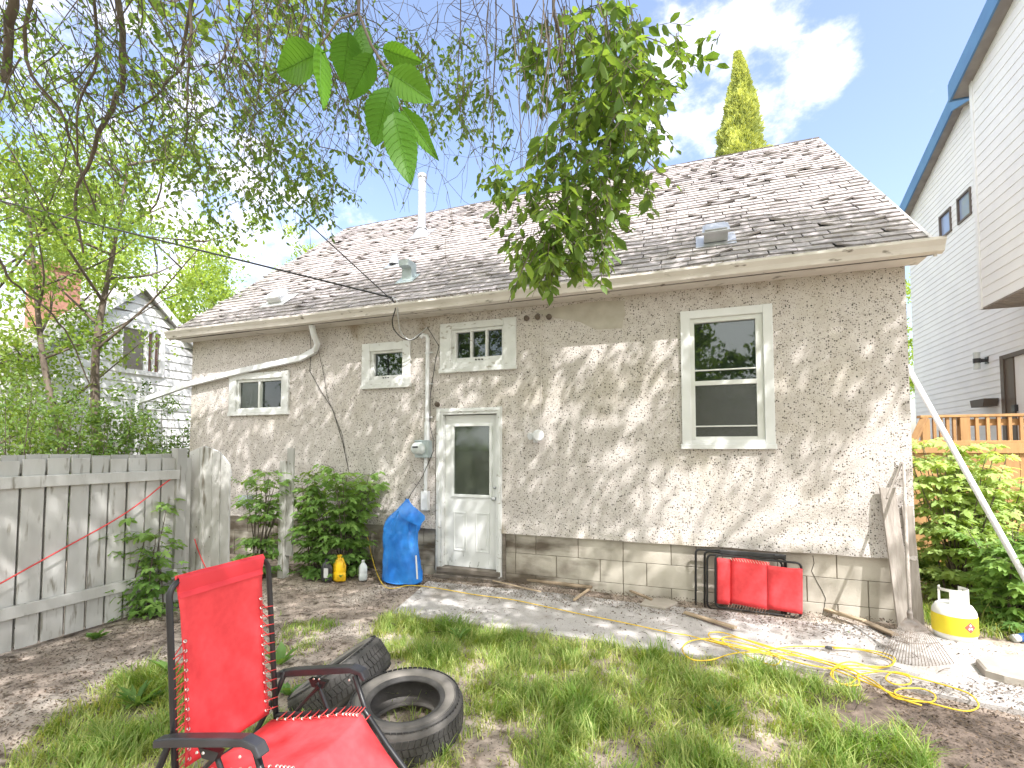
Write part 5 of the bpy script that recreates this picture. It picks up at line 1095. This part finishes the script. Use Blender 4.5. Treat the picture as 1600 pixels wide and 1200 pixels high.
scrap((1280, 962), (1352, 986), .06, .025, 'flat dusty board running from the folded chair to the rake', tint=1.0)
scrap((1352, 985), (1400, 1008), .07, .02, 'dark wet board end near the rake tines', tint=.55)
def slab(poly, th, label, name='stone_slab'):
    b = MB(); q = [G(*p) for p in poly]; c = sum(q, V3()) / len(q); top = [(p.x, p.y, th + rnd.uniform(-.004, .004)) for p in q]; t2 = [tuple(V3(p) + (c - V3((p[0], p[1], c.z))) * .06 + V3((0, 0, .012))) for p in top]; bt = [(p.x, p.y, -.01) for p in q]; n_ = len(q)
    t2 = [(p[0], p[1], th + .010) for p in t2]
    b.add(bt + top + t2, [(i, (i + 1) % n_, n_ + (i + 1) % n_, n_ + i) for i in range(n_)] + [(n_ + i, n_ + (i + 1) % n_, 2 * n_ + (i + 1) % n_, 2 * n_ + i) for i in range(n_)] + [tuple(range(2 * n_, 3 * n_))]); return b.build(name, 'rock', label=label, cat='stone')
slab([(1525, 1048), (1540, 1066), (1570, 1076), (1660, 1096), (1720, 1060), (1600, 1042), (1550, 1040)], .085, 'flat pale stone slab at the right end of the path')
slab([(1000, 955), (1040, 962), (1060, 952), (1040, 945), (1008, 946)], .07, 'small broken cement lump left of the folded chair')

# ------------------------------------------------------------------ red reclining chair in the foreground
chr_ = thing('reclining_chair', (-1.928, -4.159, 0), 'open red sling reclining garden chair with black frame in the foreground', 'chair', rz=.036)
WC, LEAN, LB, ZH, PIT = .479, .095, .76, .42, .218
bx, bz = -math.sin(LEAN), math.cos(LEAN)
def arc(c, r, a0, a1, n, f): return [f(c[0] + r * math.cos(a0 + (a1 - a0) * i / n), c[1] + r * math.sin(a0 + (a1 - a0) * i / n)) for i in range(n + 1)]
hw = WC / 2 + .012
def BK(y, s_, off=0): return V3((bx * s_ + off * bz, y, ZH + bz * s_ - off * bx))
top = LB - .012; r_ = .065
loop = [BK(-hw, -.06), BK(-hw, .2), BK(-hw, top - r_)] + arc((-hw + r_, top - r_), r_, math.pi, math.pi / 2, 6, lambda u, v: BK(u, v)) + arc((hw - r_, top - r_), r_, math.pi / 2, 0, 6, lambda u, v: BK(u, v)) + [BK(hw, .2), BK(hw, -.06)]
b = MB(); b.tube(loop, .0125, 10); b.build('back_frame', 'steel', chr_, smooth=True, local=True)
fw_ = WC / 2 - .028; b = MB(); K = 26; vs = []          # back sling: slightly hollow, wrapped over the top tube
for i in range(K + 1):
    s_ = .02 + (top - .0) * i / K
    for j in range(13):
        v_ = -1 + j / 6; edge_w = fw_ * (1 - .05 * math.sin(math.pi * min(1, i / K * 1.1))) ; sag = -.028 * (1 - v_ * v_) * math.sin(math.pi * min(1, i / K))
        vs.append(BK(v_ * (edge_w if i < K - 4 else fw_ * (1 + .06 * (i - K + 4) / 4)), s_ + .004 * noise.noise(V3((v_ * 2, i * .3, 1))), sag + .003 * noise.noise(V3((v_ * 3, i * .25, 5)))))
b.add(vs, [(i * 13 + j, i * 13 + j + 1, (i + 1) * 13 + j + 1, (i + 1) * 13 + j) for i in range(K) for j in range(12)]); sling = b.build('back_sling', 'red', chr_, smooth=True, local=True, solid=.002)
b = MB(); vs = []                                        # doubled hem round the top tube
for j in range(13):
    v_ = -1 + j / 6
    for k in range(9):
        a = math.pi * (k / 8) - .1; vs.append(BK(v_ * fw_ * 1.03, top + .015 * math.sin(a), -.015 * math.cos(a)))
    vs.append(BK(v_ * fw_ * 1.0, top - .075, -.0075)); 
n_ = 10
for j in range(13): vs.append(BK((-1 + j / 6) * fw_ * 1.0, top - .075, .006))
fs = [(j * n_ + k, j * n_ + k + 1, (j + 1) * n_ + k + 1, (j + 1) * n_ + k) for j in range(12) for k in range(n_ - 1)] + [(130 + j, 131 + j, (j + 1) * n_, j * n_) for j in range(12)]
b.add(vs, fs); b.build('hem', 'redtrim', sling, smooth=True, local=True)
sf = [(0.0, ZH - .005), (.21, ZH + .035), (.42, ZH + .42 * math.sin(PIT)), (.50, ZH + .10), (.62, ZH - .03), (.82, ZH - .22)]
def SE(u):                                              # seat and leg-rest profile in (x, z)
    u *= len(sf) - 1; i = min(int(u), len(sf) - 2); f = u - i; return sf[i][0] * (1 - f) + sf[i + 1][0] * f, sf[i][1] * (1 - f) + sf[i + 1][1] * f
for sg in (-1, 1):
    b = MB(); b.tube([V3((x, sg * hw, z)) for x, z in [SE(i / 30) for i in range(31)]], .0125, 10); b.build('seat_frame', 'steel', chr_, smooth=True, local=True)
b = MB(); x, z = SE(1); b.tube([(x, -hw, z), (x, hw, z)], .0125, 10); x, z = SE(.0); b.tube([(x - .02, -hw, z - .04), (x - .02, hw, z - .04)], .011, 10); b.build('cross_bar', 'steel', chr_, smooth=True, local=True)
b = MB(); vs = []
for i in range(31):
    x, z = SE(i / 30)
    for j in range(13): v_ = -1 + j / 6; vs.append((x + .02, v_ * fw_ * .97, z - .03 * (1 - v_ * v_) * math.sin(math.pi * min(1, .15 + i / 30)) + .004))
b.add(vs, [(i * 13 + j, i * 13 + j + 1, (i + 1) * 13 + j + 1, (i + 1) * 13 + j) for i in range(30) for j in range(12)]); seat = b.build('seat_sling', 'red', chr_, smooth=True, local=True, solid=.002)
def lacing(parent, pts_in, pts_out):
    b = MB(); zig = []
    for a, e in zip(pts_in, pts_out):
        b.lathe([(.0035, 0), (.0075, .0), (.0075, .0035), (.0035, .0035)], a + V3((.004, 0, .004)), (1, -.1, .5), 10, mi=1)
    for i in range(len(pts_in) - 1):
        a, e, a2 = pts_in[i], pts_out[i], pts_in[i + 1]
        b.tube([a + V3((.006, 0, .004)), a.lerp(e, .5) + V3((.012, 0, .010)), e + V3((.013, 0, .013)), e + V3((-.004, 0, 0))], .0027, 5); b.tube([e + V3((-.012, 0, -.01)), a2 + V3((-.006, 0, -.006))], .0027, 5)
        b.tube([a + V3((.006, 0, .004)), a2 + V3((.006, 0, .004))], .002, 4)
    b.build('lacing', ['redcord', 'grommet'], parent, smooth=True, local=True)
n_ = 13
lacing(sling, [BK(-fw_ + .018, .04 + i * .038, -.004) for i in range(n_)], [BK(-hw, .025 + i * .038) for i in range(n_)])
lacing(sling, [BK(fw_ - .018, .04 + i * .043, -.004) for i in range(n_)], [BK(hw, .025 + i * .043) for i in range(n_)])
for sg in (-1, 1): lacing(seat, [V3((SE(u)[0], sg * (fw_ - .02), SE(u)[1] + .004)) for u in [.06 + .045 * i for i in range(15)]], [V3((SE(u)[0] - .01, sg * hw, SE(u)[1])) for u in [.06 + .045 * i for i in range(15)]])
for sg in (-1, 1):                                       # arms, legs and links
    y = sg * (hw + .035); ya = sg * (hw + .05)
    b = MB(); prof_ = [(-.03, .600), (.05, .622), (.30, .668), (.40, .684), (.46, .672), (.485, .635), (.465, .628), (.44, .652), (.40, .655), (.05, .588), (-.03, .570)]
    b.prism(prof_, 1, ya - .025, ya + .025); ar = b.build('armrest', 'plastic_black', chr_, bevel=.006, local=True)
    b = MB()
    for x in (.20, .23, .40): b.lathe([(0, 0), (.006, 0), (.004, .004), (0, .004)], (x, ya - .027 * 1, .580 + x * .12), (0, -1, 0), 8)
    b.build('rivet', 'grommet', ar, local=True)
    b = MB(); b.tube([(.42, y, .645), (.50, y, .46), (.56, y, .30), (.60, y, .02), (.58, y, .012)], .0125, 10); b.build('leg', 'steel', chr_, smooth=True, local=True)
    b = MB(); b.tube([(.02, y, .61), (-.03, y, .50), (-.16, y, .28), (-.26, y, .02), (-.24, y, .012)], .0125, 10); b.build('leg', 'steel', chr_, smooth=True, local=True)
    b = MB(); b.tube([(.22, y - sg * .012, .59), (.30, y - sg * .012, .44), (.36, y, .30)], .010, 8); b.tube([(.24, y - sg * .02, .58), (.16, y - sg * .02, .50), (.07, y - sg * .02, ZH - .02)], .009, 8)
    b.prism([(.17, .60), (.27, .60), (.25, .565), (.19, .565)], 1, y - .014, y + .014); b.build('link', 'steel', chr_, smooth=False, local=True)
    b = MB(); b.tube([(-.24, y, .012), (.58, y, .012)], .0125, 8); b.build('floor_tube', 'steel', chr_, smooth=True, local=True)

# ------------------------------------------------------------------ tyres
def tyre(c, ax, Ro, wd, label, spin=0.):
    ax = V3(ax).normalized(); c = V3(c); t = thing('tyre', (c.x, c.y, 0), label, 'tyre', 'old car tyres in the grass')
    h = wd / 2; Ri = Ro * .59
    prof = [(Ri + .012, -h * .62), (Ri, -h * .70), (Ri, -h * .80), (Ri + .018, -h * .86), (Ri + .05, -h * .97), (Ri + .09, -h), (Ro - .045, -h * .98), (Ro - .02, -h * .86), (Ro - .010, -h * .72)]
    prof2 = [(r, -z) for r, z in prof[::-1]]; inner = [(Ri + .012, h * .62), (Ro - .03, h * .75), (Ro - .022, 0), (Ro - .03, -h * .75), (Ri + .012, -h * .62)]
    b = MB(); b.lathe(prof + [(Ro - .009, 0)] + prof2 + inner, c, ax, 72); sw = b.build('sidewall', 'sidewall', t, smooth=True)
    for sg in (-1, 1):
        b = MB(); b.lathe([(Ri + .030, sg * h * .895), (Ri + .033, sg * (h * .925 + .002)), (Ri + .05, sg * (h * .97 + .003)), (Ri + .066, sg * (h * .985 + .003)), (Ri + .085, sg * (h + .003)), (Ri + .088, sg * h * .99)], c, ax, 72); b.lathe([(Ro - .052, sg * h * .97), (Ro - .05, sg * (h * .985 + .003)), (Ro - .046, sg * h * .96)], c, ax, 72); b.build('dust_ring', 'dustring', sw, smooth=True)
    b = MB(); u = ax.orthogonal().normalized(); v = ax.cross(u); nb_ = 62
    for i in range(nb_):                                  # tread blocks: five staggered ribs
        for j, (z0, z1, off) in enumerate(((-.98, -.64, 0), (-.60, -.24, .45), (-.20, .20, .1), (.24, .60, .6), (.64, .98, .25))):
            a0 = 2 * math.pi * (i + off + .06) / nb_; a1 = a0 + 2 * math.pi / nb_ * .82; sk = .03 * (1 if j % 2 else -1); rr = Ro - (.012 if j in (0, 4) else 0); vs = []
            for a, z, q in ((a0, z0, 1), (a1, z0, 1), (a1 + sk, z1, 1), (a0 + sk, z1, 1), (a0, z0, 0), (a1, z0, 0), (a1 + sk, z1, 0), (a0 + sk, z1, 0)):
                r = rr - .004 * abs(z) if q else Ro - .022
                if q and abs(z) > .9: r -= .012
                vs.append(c + (u * math.cos(a) + v * math.sin(a)) * r + ax * (z * h))
            b.add(vs, [(0, 1, 2, 3), (0, 4, 5, 1), (1, 5, 6, 2), (2, 6, 7, 3), (3, 7, 4, 0)])
    b.build('tread', 'rubber', t); return t
c = G(634, 1092, .20); tyre((c.x, c.y, .115), (.05, -.10, 1), .345, .215, 'worn tyre lying flat in the grass with its dusty sidewall up')
c2 = D(533, 1062, 3.35); vv = ray(533, 1062).normalized(); axx = (-.50 * RT + .86 * UP); axx = axx - vv * axx.dot(vv) - vv * .10; tyre(c2, axx, .34, .225, 'chunky-tread tyre leaning behind the flat one')

# ------------------------------------------------------------------ folded chair against the block wall
fc_ = thing('folded_chair', (.45, -.15, 0), 'folded red sling chair with black frame on its side against the block wall', 'chair')
def rrect(x0, x1, y0l, y0r, y1l, y1r, rad, Y):
    """rounded loop from pixel corners: left/right x, top-left, top-right, bottom-left, bottom-right y"""
    P = [W(x0, y0l, Y), W(x1, y0r, Y), W(x1 + 0, y1r, Y), W(x0, y1l, Y)]; o_ = []
    for i in range(4):
        a, p, e = P[i - 1], P[i], P[(i + 1) % 4]; da = (a - p).normalized() * rad; de = (e - p).normalized() * rad
        for k in range(6): f = k / 5; o_.append((p + da) * (1 - f) ** 2 + p * 2 * f * (1 - f) + (p + de) * f ** 2)
    return o_
for lp_, Y in (((1087, 1226, 858, 867, 950, 969, .05), -.06), ((1101, 1228, 861, 873, 952, 972, .05), -.11), ((1105, 1222, 866, 876, 950, 967, .06), -.15)):
    b = MB(); b.tube(rrect(*lp_, Y), .0115, 8, closed=True); b.build('frame_tube', 'steel', fc_, smooth=True)
b = MB(); b.tube(rrect(1118, 1252, 867, 880, 948, 965, .05, -.20), .0115, 8, closed=True); b.build('frame_tube', 'steel', fc_, smooth=True)
for (xa, ya, xb, yb, Y) in ((1125, 862, 1228, 870, -.16), (1124, 957, 1232, 974, -.17)): b = MB(); b.beam(W(xa, ya, Y), W(xb, yb, Y), .045, .035, (0, 1, 0)); b.build('armrest', 'plastic_black', fc_, bevel=.006)
b = MB()
for x, y in ((1214, 868), (1221, 868), (1226, 970), (1231, 973)): b.lathe([(0, -.02), (.016, -.02), (.016, .02), (0, .02)], W(x, y, -.20), (1, 0, -.1), 10)
b.build('hinge', 'plastic_black', fc_)
def sling_px(xs, tops, bots, Y, dy): 
    b = MB(); vs = []; n_ = len(xs)
    for x, t_, b_, d_ in zip(xs, tops, bots, dy):
        for k in range(9): f = k / 8; vs.append(W(x, t_ + (b_ - t_) * f, Y + d_ + .006 * math.sin(f * math.pi)))
    b.add(vs, [(i * 9 + k, i * 9 + k + 1, (i + 1) * 9 + k + 1, (i + 1) * 9 + k) for i in range(n_ - 1) for k in range(8)]); return b
b = sling_px([1119, 1122, 1128, 1134, 1140, 1141.5, 1143, 1144.5, 1150, 1162, 1174, 1181, 1190, 1202], [872, 871.5, 872, 873, 873.5, 874, 872.5, 871.5, 871, 872.5, 874, 875, 877, 879], [942, 943, 944, 944.5, 945, 945, 945, 943, 944, 946, 949, 951, 952, 953], -.195, [0, -.012, -.018, -.012, .0, .03, .03, .0, -.012, -.014, -.012, -.006, -.012, -.004]); b.build('seat_sling', 'red', fc_, smooth=True, solid=.002)
b = sling_px([1199, 1210, 1222, 1234, 1243, 1249, 1254], [883, 884.5, 886, 887.5, 888, 888, 889], [951, 953, 955, 957, 959, 959, 960], -.215, [.01, 0, -.004, -.006, -.010, -.016, -.004]); b.build('back_sling', 'red', fc_, smooth=True, solid=.002)
b = MB()
for i in range(14):
    x = 1140 + i * 4.4; b.tube([W(x, 870 + i * .5, -.20), W(x + 4, 876 + i * .55, -.222)], .0024, 5); b.tube([W(x, 943 + i * .65, -.222), W(x - 3, 950 + i * .65, -.20)], .0024, 5)
b.build('lacing', 'lace', fc_)

# ------------------------------------------------------------------ things against the wall
def sack():
    Y = -.42; t = thing('blue_sack', (W(628, 910, Y).x, Y, 0), 'tall blue tarpaulin sack tied at the top hanging by the door', 'sack'); b = MB()
    rows_ = [(918, 603, 646), (912, 600, 655), (900, 599, 656), (880, 601, 655), (860, 601, 653), (840, 601, 650), (826, 603, 650), (816, 606, 652), (808, 611, 655), (802, 616, 655), (796, 622, 650), (790, 627, 644), (784, 632, 640), (779, 635, 638)]
    n_ = 96; vs = []; fine = []
    for i in range(len(rows_) - 1):
        for k in range(5): f = k / 5; fine.append(tuple(rows_[i][q] * (1 - f) + rows_[i + 1][q] * f for q in range(3)) + (i + f,))
    fine.append(rows_[-1] + (len(rows_) - 1.,))
    for py, xl, xr, i in fine:
        a, e = W(xl, py, Y), W(xr, py, Y); c = (a + e) / 2; rx = (e.x - a.x) / 2; ry = min(.15, rx * .75) * (1 - .3 * min(1, i / 9)); z = max(.045, a.z)
        for j in range(n_):
            an = 2 * math.pi * j / n_; ca, sa = math.cos(an), math.sin(an)
            rdg = 1 - 2 * abs(noise.noise(V3((ca * 3 + z * 1.5, sa * 3, z * 5.5)))); rd2 = 1 - 2 * abs(noise.noise(V3((ca * 7, sa * 7 + 3, z * 13 + an))))
            fold = 1 + .09 * noise.noise(V3((ca * 2.2, sa * 2.2, z * 3.2))) + .055 * rdg + .028 * rd2
            if i >= 6: fold += .10 * math.sin(an * 9 + i * .6)
            vs.append((c.x + rx * ca * fold, c.y + ry * sa * fold, z + .012 * noise.noise(V3((ca * 2, sa * 2, z * 5)))))
    b.add(vs, [(i * n_ + j, i * n_ + (j + 1) % n_, (i + 1) * n_ + (j + 1) % n_, (i + 1) * n_ + j) for i in range(len(fine) - 1) for j in range(n_)] + [tuple(range(n_))[::-1]])
    # folded-over collar at the right shoulder
    cc = [W(x, y, Y - d) for x, y, d in ((636, 784, .05), (650, 794, .10), (664, 806, .12), (664, 812, .12), (655, 822, .14), (640, 816, .15), (626, 808, .14), (622, 797, .10))]; m_ = sum(cc, V3()) / 8 + V3((0, -.05, 0))
    b.add(cc + [m_], [(i, (i + 1) % 8, 8) for i in range(8)]); body = b.build('body', 'tarp', t, smooth=True)
    b = MB(); b.beam(W(650, 868, Y - .10), W(652, 905, Y - .11), .02, .004, (0, 1, 0)); b.build('tape', 'white', t); b = MB(); b.tube([W(636, 786, Y), W(633, 778, Y + .04), W(636, 783, -.25)], .006, 6); b.build('rope', 'wire', t)
sack()
def jug(px, py, wd, h, m, label, name, neck=.5, cap=None, deep=.6, y=None):
    g = G(px, py, .04); t = thing(name, (g.x, g.y, 0), label, 'container'); w2 = wd / 2; z0 = .03
    prof_ = [(0, 0), (w2 * .9, 0), (w2, h * .05), (w2, h * .32), (w2 * .93, h * .36), (w2, h * .40), (w2, h * .62), (w2 * .8, h * .75), (w2 * .42, h * .86), (w2 * .30, h * .9), (w2 * .30, h * .96), (0, h * .96)]
    b = MB(); sq = lambda a, r, hh: (1 / max(abs(math.cos(a)), abs(math.sin(a))) ** .55) if r > w2 * .7 else 1
    b.lathe(prof_, (g.x, g.y, z0), n=32, fn=sq); b.v = [(x, g.y + (y_ - g.y) * deep, z) for x, y_, z in b.v]
    b.build('body', m, t, smooth=True); b = MB(); b.lathe([(0, h * .955), (w2 * .36, h * .955), (w2 * .36, h), (0, h)], (g.x, g.y, z0), n=18); b.build('cap', cap or m, t); return t, g
t, g = jug(510, 906, .15, .27, 'plastic_black', 'black plastic container with white label half hidden by leaves', 'black_jug'); b = MB(); b.box(g.x + .005, g.x + .07, g.y - .056, g.y - .052, .08, .20); b.build('label', 'white', t)
t, g = jug(530, 906, .17, .32, 'yellow', 'bright yellow plastic jug standing in the soil', 'yellow_jug'); b = MB(); b.tube([(g.x + .05, g.y - .01, .32), (g.x + .075, g.y - .01, .27), (g.x + .08, g.y - .01, .20)], .013, 8); b.build('grip', 'yellow', t, smooth=True)
jug(567, 905, .105, .25, 'bottle', 'clear plastic bottle standing beside the yellow cord', 'clear_bottle', cap='white', deep=1.)
# round drinks bottle lying by the right edge
g = G(1582, 998, .03); b = MB(); b.lathe([(0, 0), (.03, 0), (.034, .02), (.032, .06), (.034, .09), (.033, .14), (.014, .18), (.013, .20), (0, .20)], g, (1, .35, .15), 18); o = b.build('crushed_bottle', 'bottle', smooth=True, label='crushed clear bottle with blue label lying in the right grass', cat='bottle'); b = MB(); b.lathe([(.0355, .0), (.0355, .05), (.0355, .055)], V3(g) + V3((.05, .018, .008)), (1, .35, .15), 18); b.build('bottle_label', 'bluecap', o, smooth=True)
# boards leaning in the corner
def lean(pt, pb, Y, wd, th, label, m='plank', name='leaning_board', cat='board', yb=None):
    a = W(*pt, Y); e = G(*pb, .03); 
    if yb is not None: e = W(pb[0], pb[1], yb); e.z = max(.02, e.z)
    n_ = V3((0, -1, .2)); b = MB(); b.beam(e, a, wd, th, n_); return b.build(name, m, label=label, cat=cat, bevel=.003)
lean((1386, 762), (1416, 987), -.05, .125, .035, 'wide grey weathered board leaning at the right corner')
lean((1417, 790), (1436, 978), -.02, .085, .02, 'second grey plank leaning behind the rake handle')
b = MB(); b.tube([W(1386, 778, -.08), W(1409, 722, -.03)], .011, 6); b.build('stick', 'plank', label='short thin stick poking up above the wide leaning board', cat='stick')
# leaf rake
hd = D(1422, 962, 4.0); rk = thing('leaf_rake', (hd.x, hd.y - .1, 0), 'wire leaf rake standing on its tines with its handle against the corner', 'rake')
ht = W(1412, 724, -.05); b = MB(); b.tube([ht, ht.lerp(hd, .5) + V3((0, .01, 0)), hd], [.013, .014, .014], 10); b.build('handle', 'plank', rk, smooth=True)
tl = [G(1376 + (1490 - 1376) * i / 21, 1026 + 10 * math.sin(i / 21 * math.pi * .9) + i * .3, .045) for i in range(22)]
b = MB(); b.lathe([(.018, 0), (.02, .05), (.014, .07)], hd + V3((0, 0, -.03)), (0, .15, 1), 12); b.build('socket', 'rakewire', rk)
b = MB()
for i, q in enumerate(tl):
    s0 = hd + V3((( i - 10.5) * .0028, 0, -.02)); m_ = s0.lerp(q, .55) + V3((0, -.02, .03)); e = q + V3((0, .015, -.03)); b.tube([s0, s0.lerp(m_, .5) + V3((0, 0, .012)), m_, q, e], .0028, 5)
b.build('tines', 'rakewire', rk, smooth=True)
for f in (.38, .62):
    b = MB(); b.tube([(hd + V3(((i - 10.5) * .0028, 0, -.02))).lerp(q, f) + V3((0, -.012, .028)) for i, q in enumerate(tl)], .0035, 5); b.build('tine_spreader', 'rakewire', rk, smooth=True)
# long white pole leaning on the far corner
a = D(1417, 571, 5.35); e = D(1625, 945, 4.25); e.z = max(e.z, .0); d_ = (e - a)
b = MB(); b.tube([a, a + d_ * (a.z / (a.z - e.z) if a.z > e.z else 1)], .026, 12); b.build('white_pole', 'pipewhite', smooth=True, label='long white metal pole leaning against the right corner of the house', cat='pole')
# gas bottle
g = G(1503, 1013, .0); g.y += .12; tk = thing('gas_bottle', (g.x, g.y, 0), 'white gas bottle with yellow label band and rusty foot ring', 'gas bottle')
b = MB(); b.lathe([(.0, .04), (.10, .035), (.14, .055), (.153, .10), (.155, .16), (.155, .25), (.150, .29), (.125, .335), (.08, .358), (.03, .366), (0, .366)], g, n=48); b.lathe([(.112, 0), (.116, .0), (.118, .05), (.112, .05)], g, n=40); body = b.build('body', 'tank', tk, smooth=True)
b = MB(); b.lathe([(.1565, .105), (.1572, .11), (.1572, .255), (.1565, .26)], g, n=48); b.build('label_band', 'tanklabel', tk, smooth=True)
b = MB(); ang0 = math.radians(-70); q = V3((math.cos(ang0), math.sin(ang0), 0)); sdv = V3((-q.y, q.x, 0)); cc = g + q * .1578 + V3((0, 0, .185)); dl = .048
def onc(u, z, off=0): a = ang0 + u / .158; return g + V3((math.cos(a), math.sin(a), 0)) * (.1580 + off) + V3((0, 0, .185 + z))
vs = []; K = 12
for i in range(K + 1):
    u = -dl + 2 * dl * i / K; h = dl - abs(u); vs += [onc(u, -h), onc(u, h)]
b.add(vs, [(2 * i, 2 * i + 2, 2 * i + 3, 2 * i + 1) for i in range(K)]); b.build('hazard_diamond', 'redsign', tk)
b = MB()                                                  # flame and figure marks in white on the diamond
for u0, z0, ru, rz in ((0, .018, .009, .010), (-.010, -.010, .008, .009), (.011, -.010, .008, .009)):
    b.add([onc(u0 + ru * math.cos(k * math.pi / 6), z0 + rz * math.sin(k * math.pi / 6) * (1.4 if k in (3,) else 1), .0012) for k in range(12)], [tuple(range(12))])
b.build('hazard_mark', 'white', tk)
b = MB(); n_ = 40                                          # collar with hand holes: ring wall broken by two openings
def ringseg(a0, a1, z0, z1, r0=.100, r1=.104):
    m_ = max(2, int(abs(a1 - a0) / .15)); vs = []
    for i in range(m_ + 1):
        a = a0 + (a1 - a0) * i / m_
        for r, z in ((r0, z0), (r1, z0), (r1, z1), (r0, z1)): vs.append(g + V3((r * math.cos(a), r * math.sin(a), z)))
    b.add(vs, [(i * 4 + k, i * 4 + (k + 1) % 4, (i + 1) * 4 + (k + 1) % 4, (i + 1) * 4 + k) for i in range(m_) for k in range(4)] + [(0, 1, 2, 3), tuple(m_ * 4 + k for k in (3, 2, 1, 0))])
ringseg(R(-230), R(50), .455, .478)
for a0, a1 in ((-230, -205), (-125, 18), (36, 50)): ringseg(R(a0), R(a1), .33, .456)
b.build('collar', 'tank', tk, smooth=False)
b = MB(); b.lathe([(.016, .36), (.016, .40), (.024, .405), (.024, .425), (0, .43)], g, n=16); b.lathe([(0, 0), (.014, 0), (.014, .04), (0, .04)], g + V3((0, 0, .395)), (.8, -.6, 0), 12); b.build('valve', 'galv', tk)
# yellow extension cord
def cordline(px_pts, zs=.055, lift=0): 
    out_ = []
    for i, (x, y) in enumerate(px_pts):
        q = G(x, y, zs); q.z = zs + .03 * max(0, min(1, (q.y + .9) / .8)) + lift * (i % 3); out_.append(q)
    return out_
run = [W(563, 838, -.1), W(569, 832, -.12), W(575, 842, -.15), W(580, 866, -.2), G(588, 893, .10)] + cordline([(598, 914), (612, 920), (640, 916), (680, 920), (740, 930), (800, 938), (860, 950), (920, 962), (980, 974), (1040, 987), (1080, 994), (1120, 1005), (1180, 1018), (1260, 1038), (1300, 1046), (1350, 1065), (1400, 1085), (1440, 1095), (1500, 1110), (1524, 1108), (1528, 1098), (1510, 1082), (1460, 1066), (1400, 1052), (1340, 1045), (1290, 1044)])
tang = [(1290, 1044), (1240, 1034), (1180, 1012), (1120, 998), (1080, 1002), (1066, 1016), (1080, 1030), (1110, 1032), (1150, 1022), (1200, 1020), (1260, 1028), (1310, 1040), (1340, 1052), (1330, 1068), (1312, 1070), (1302, 1058), (1306, 1042), (1330, 1036), (1370, 1044), (1395, 1038), (1396, 1028), (1370, 1018), (1330, 1014), (1290, 1012), (1240, 1010), (1190, 1016), (1150, 1010), (1115, 1000), (1108, 990), (1130, 990), (1165, 1000), (1200, 1012), (1240, 1020), (1280, 1030), (1330, 1048), (1362, 1064), (1385, 1080), (1400, 1092), (1435, 1098), (1458, 1096), (1460, 1086), (1440, 1078), (1408, 1076), (1398, 1084), (1415, 1096), (1440, 1102),
        (1400, 1090), (1350, 1062), (1300, 1040), (1250, 1026), (1190, 1008), (1150, 996), (1128, 998), (1140, 1012), (1180, 1030), (1210, 1040), (1218, 1030), (1190, 1018), (1150, 1012), (1100, 1000)]
tg2 = [(1302, 1013), (1330, 1014), (1360, 1020), (1388, 1028), (1396, 1036), (1385, 1043), (1340, 1040), (1310, 1042), (1298, 1056), (1318, 1070), (1342, 1070), (1340, 1058), (1352, 1052), (1385, 1050), (1418, 1058), (1422, 1068), (1400, 1070), (1384, 1062), (1396, 1050), (1424, 1056)]
t = thing('extension_cord', (1.2, -1.0, 0), 'long yellow extension cord tangled in loops on the path and running to the bottle', 'cord')
for nm, pp, z in (('run', run, None), ('coil', cordline(tang, .058, .004), None), ('coil', cordline(tg2, .064, .003), None)):
    b = MB(); P_ = []
    for i in range(len(pp) - 1):
        p0 = pp[max(i - 1, 0)]; p1, p2 = pp[i], pp[i + 1]; p3 = pp[min(i + 2, len(pp) - 1)]
        for k in range(7):
            u = k / 7; P_.append(.5 * ((2 * p1) + (-p0 + p2) * u + (2 * p0 - 5 * p1 + 4 * p2 - p3) * u * u + (-p0 + 3 * p1 - 3 * p2 + p3) * u ** 3))
    b.tube(P_, .0052, 6); b.build(nm, 'cord', t, smooth=True)
b = MB(); q = cordline([(1300, 1013)], .07)[0]; b.lathe([(0, 0), (.013, 0), (.015, .03), (.008, .05), (0, .05)], q, (-1, .1, 0), 10); b.build('socket_end', 'plastic_black', t)
# metal basin among the shrubs at the wall
b = MB(); q = W(378, 782, -.12); b.prism([(q.x - .09, q.z + .07), (q.x + .12, q.z + .07), (q.x + .07, q.z - .09), (q.x - .13, q.z - .09)], 1, -.10, -.01); b.build('wall_box', 'greybox', None, bevel=.01, label='pale blue metal box on the wall behind the loose sapling', cat='box')
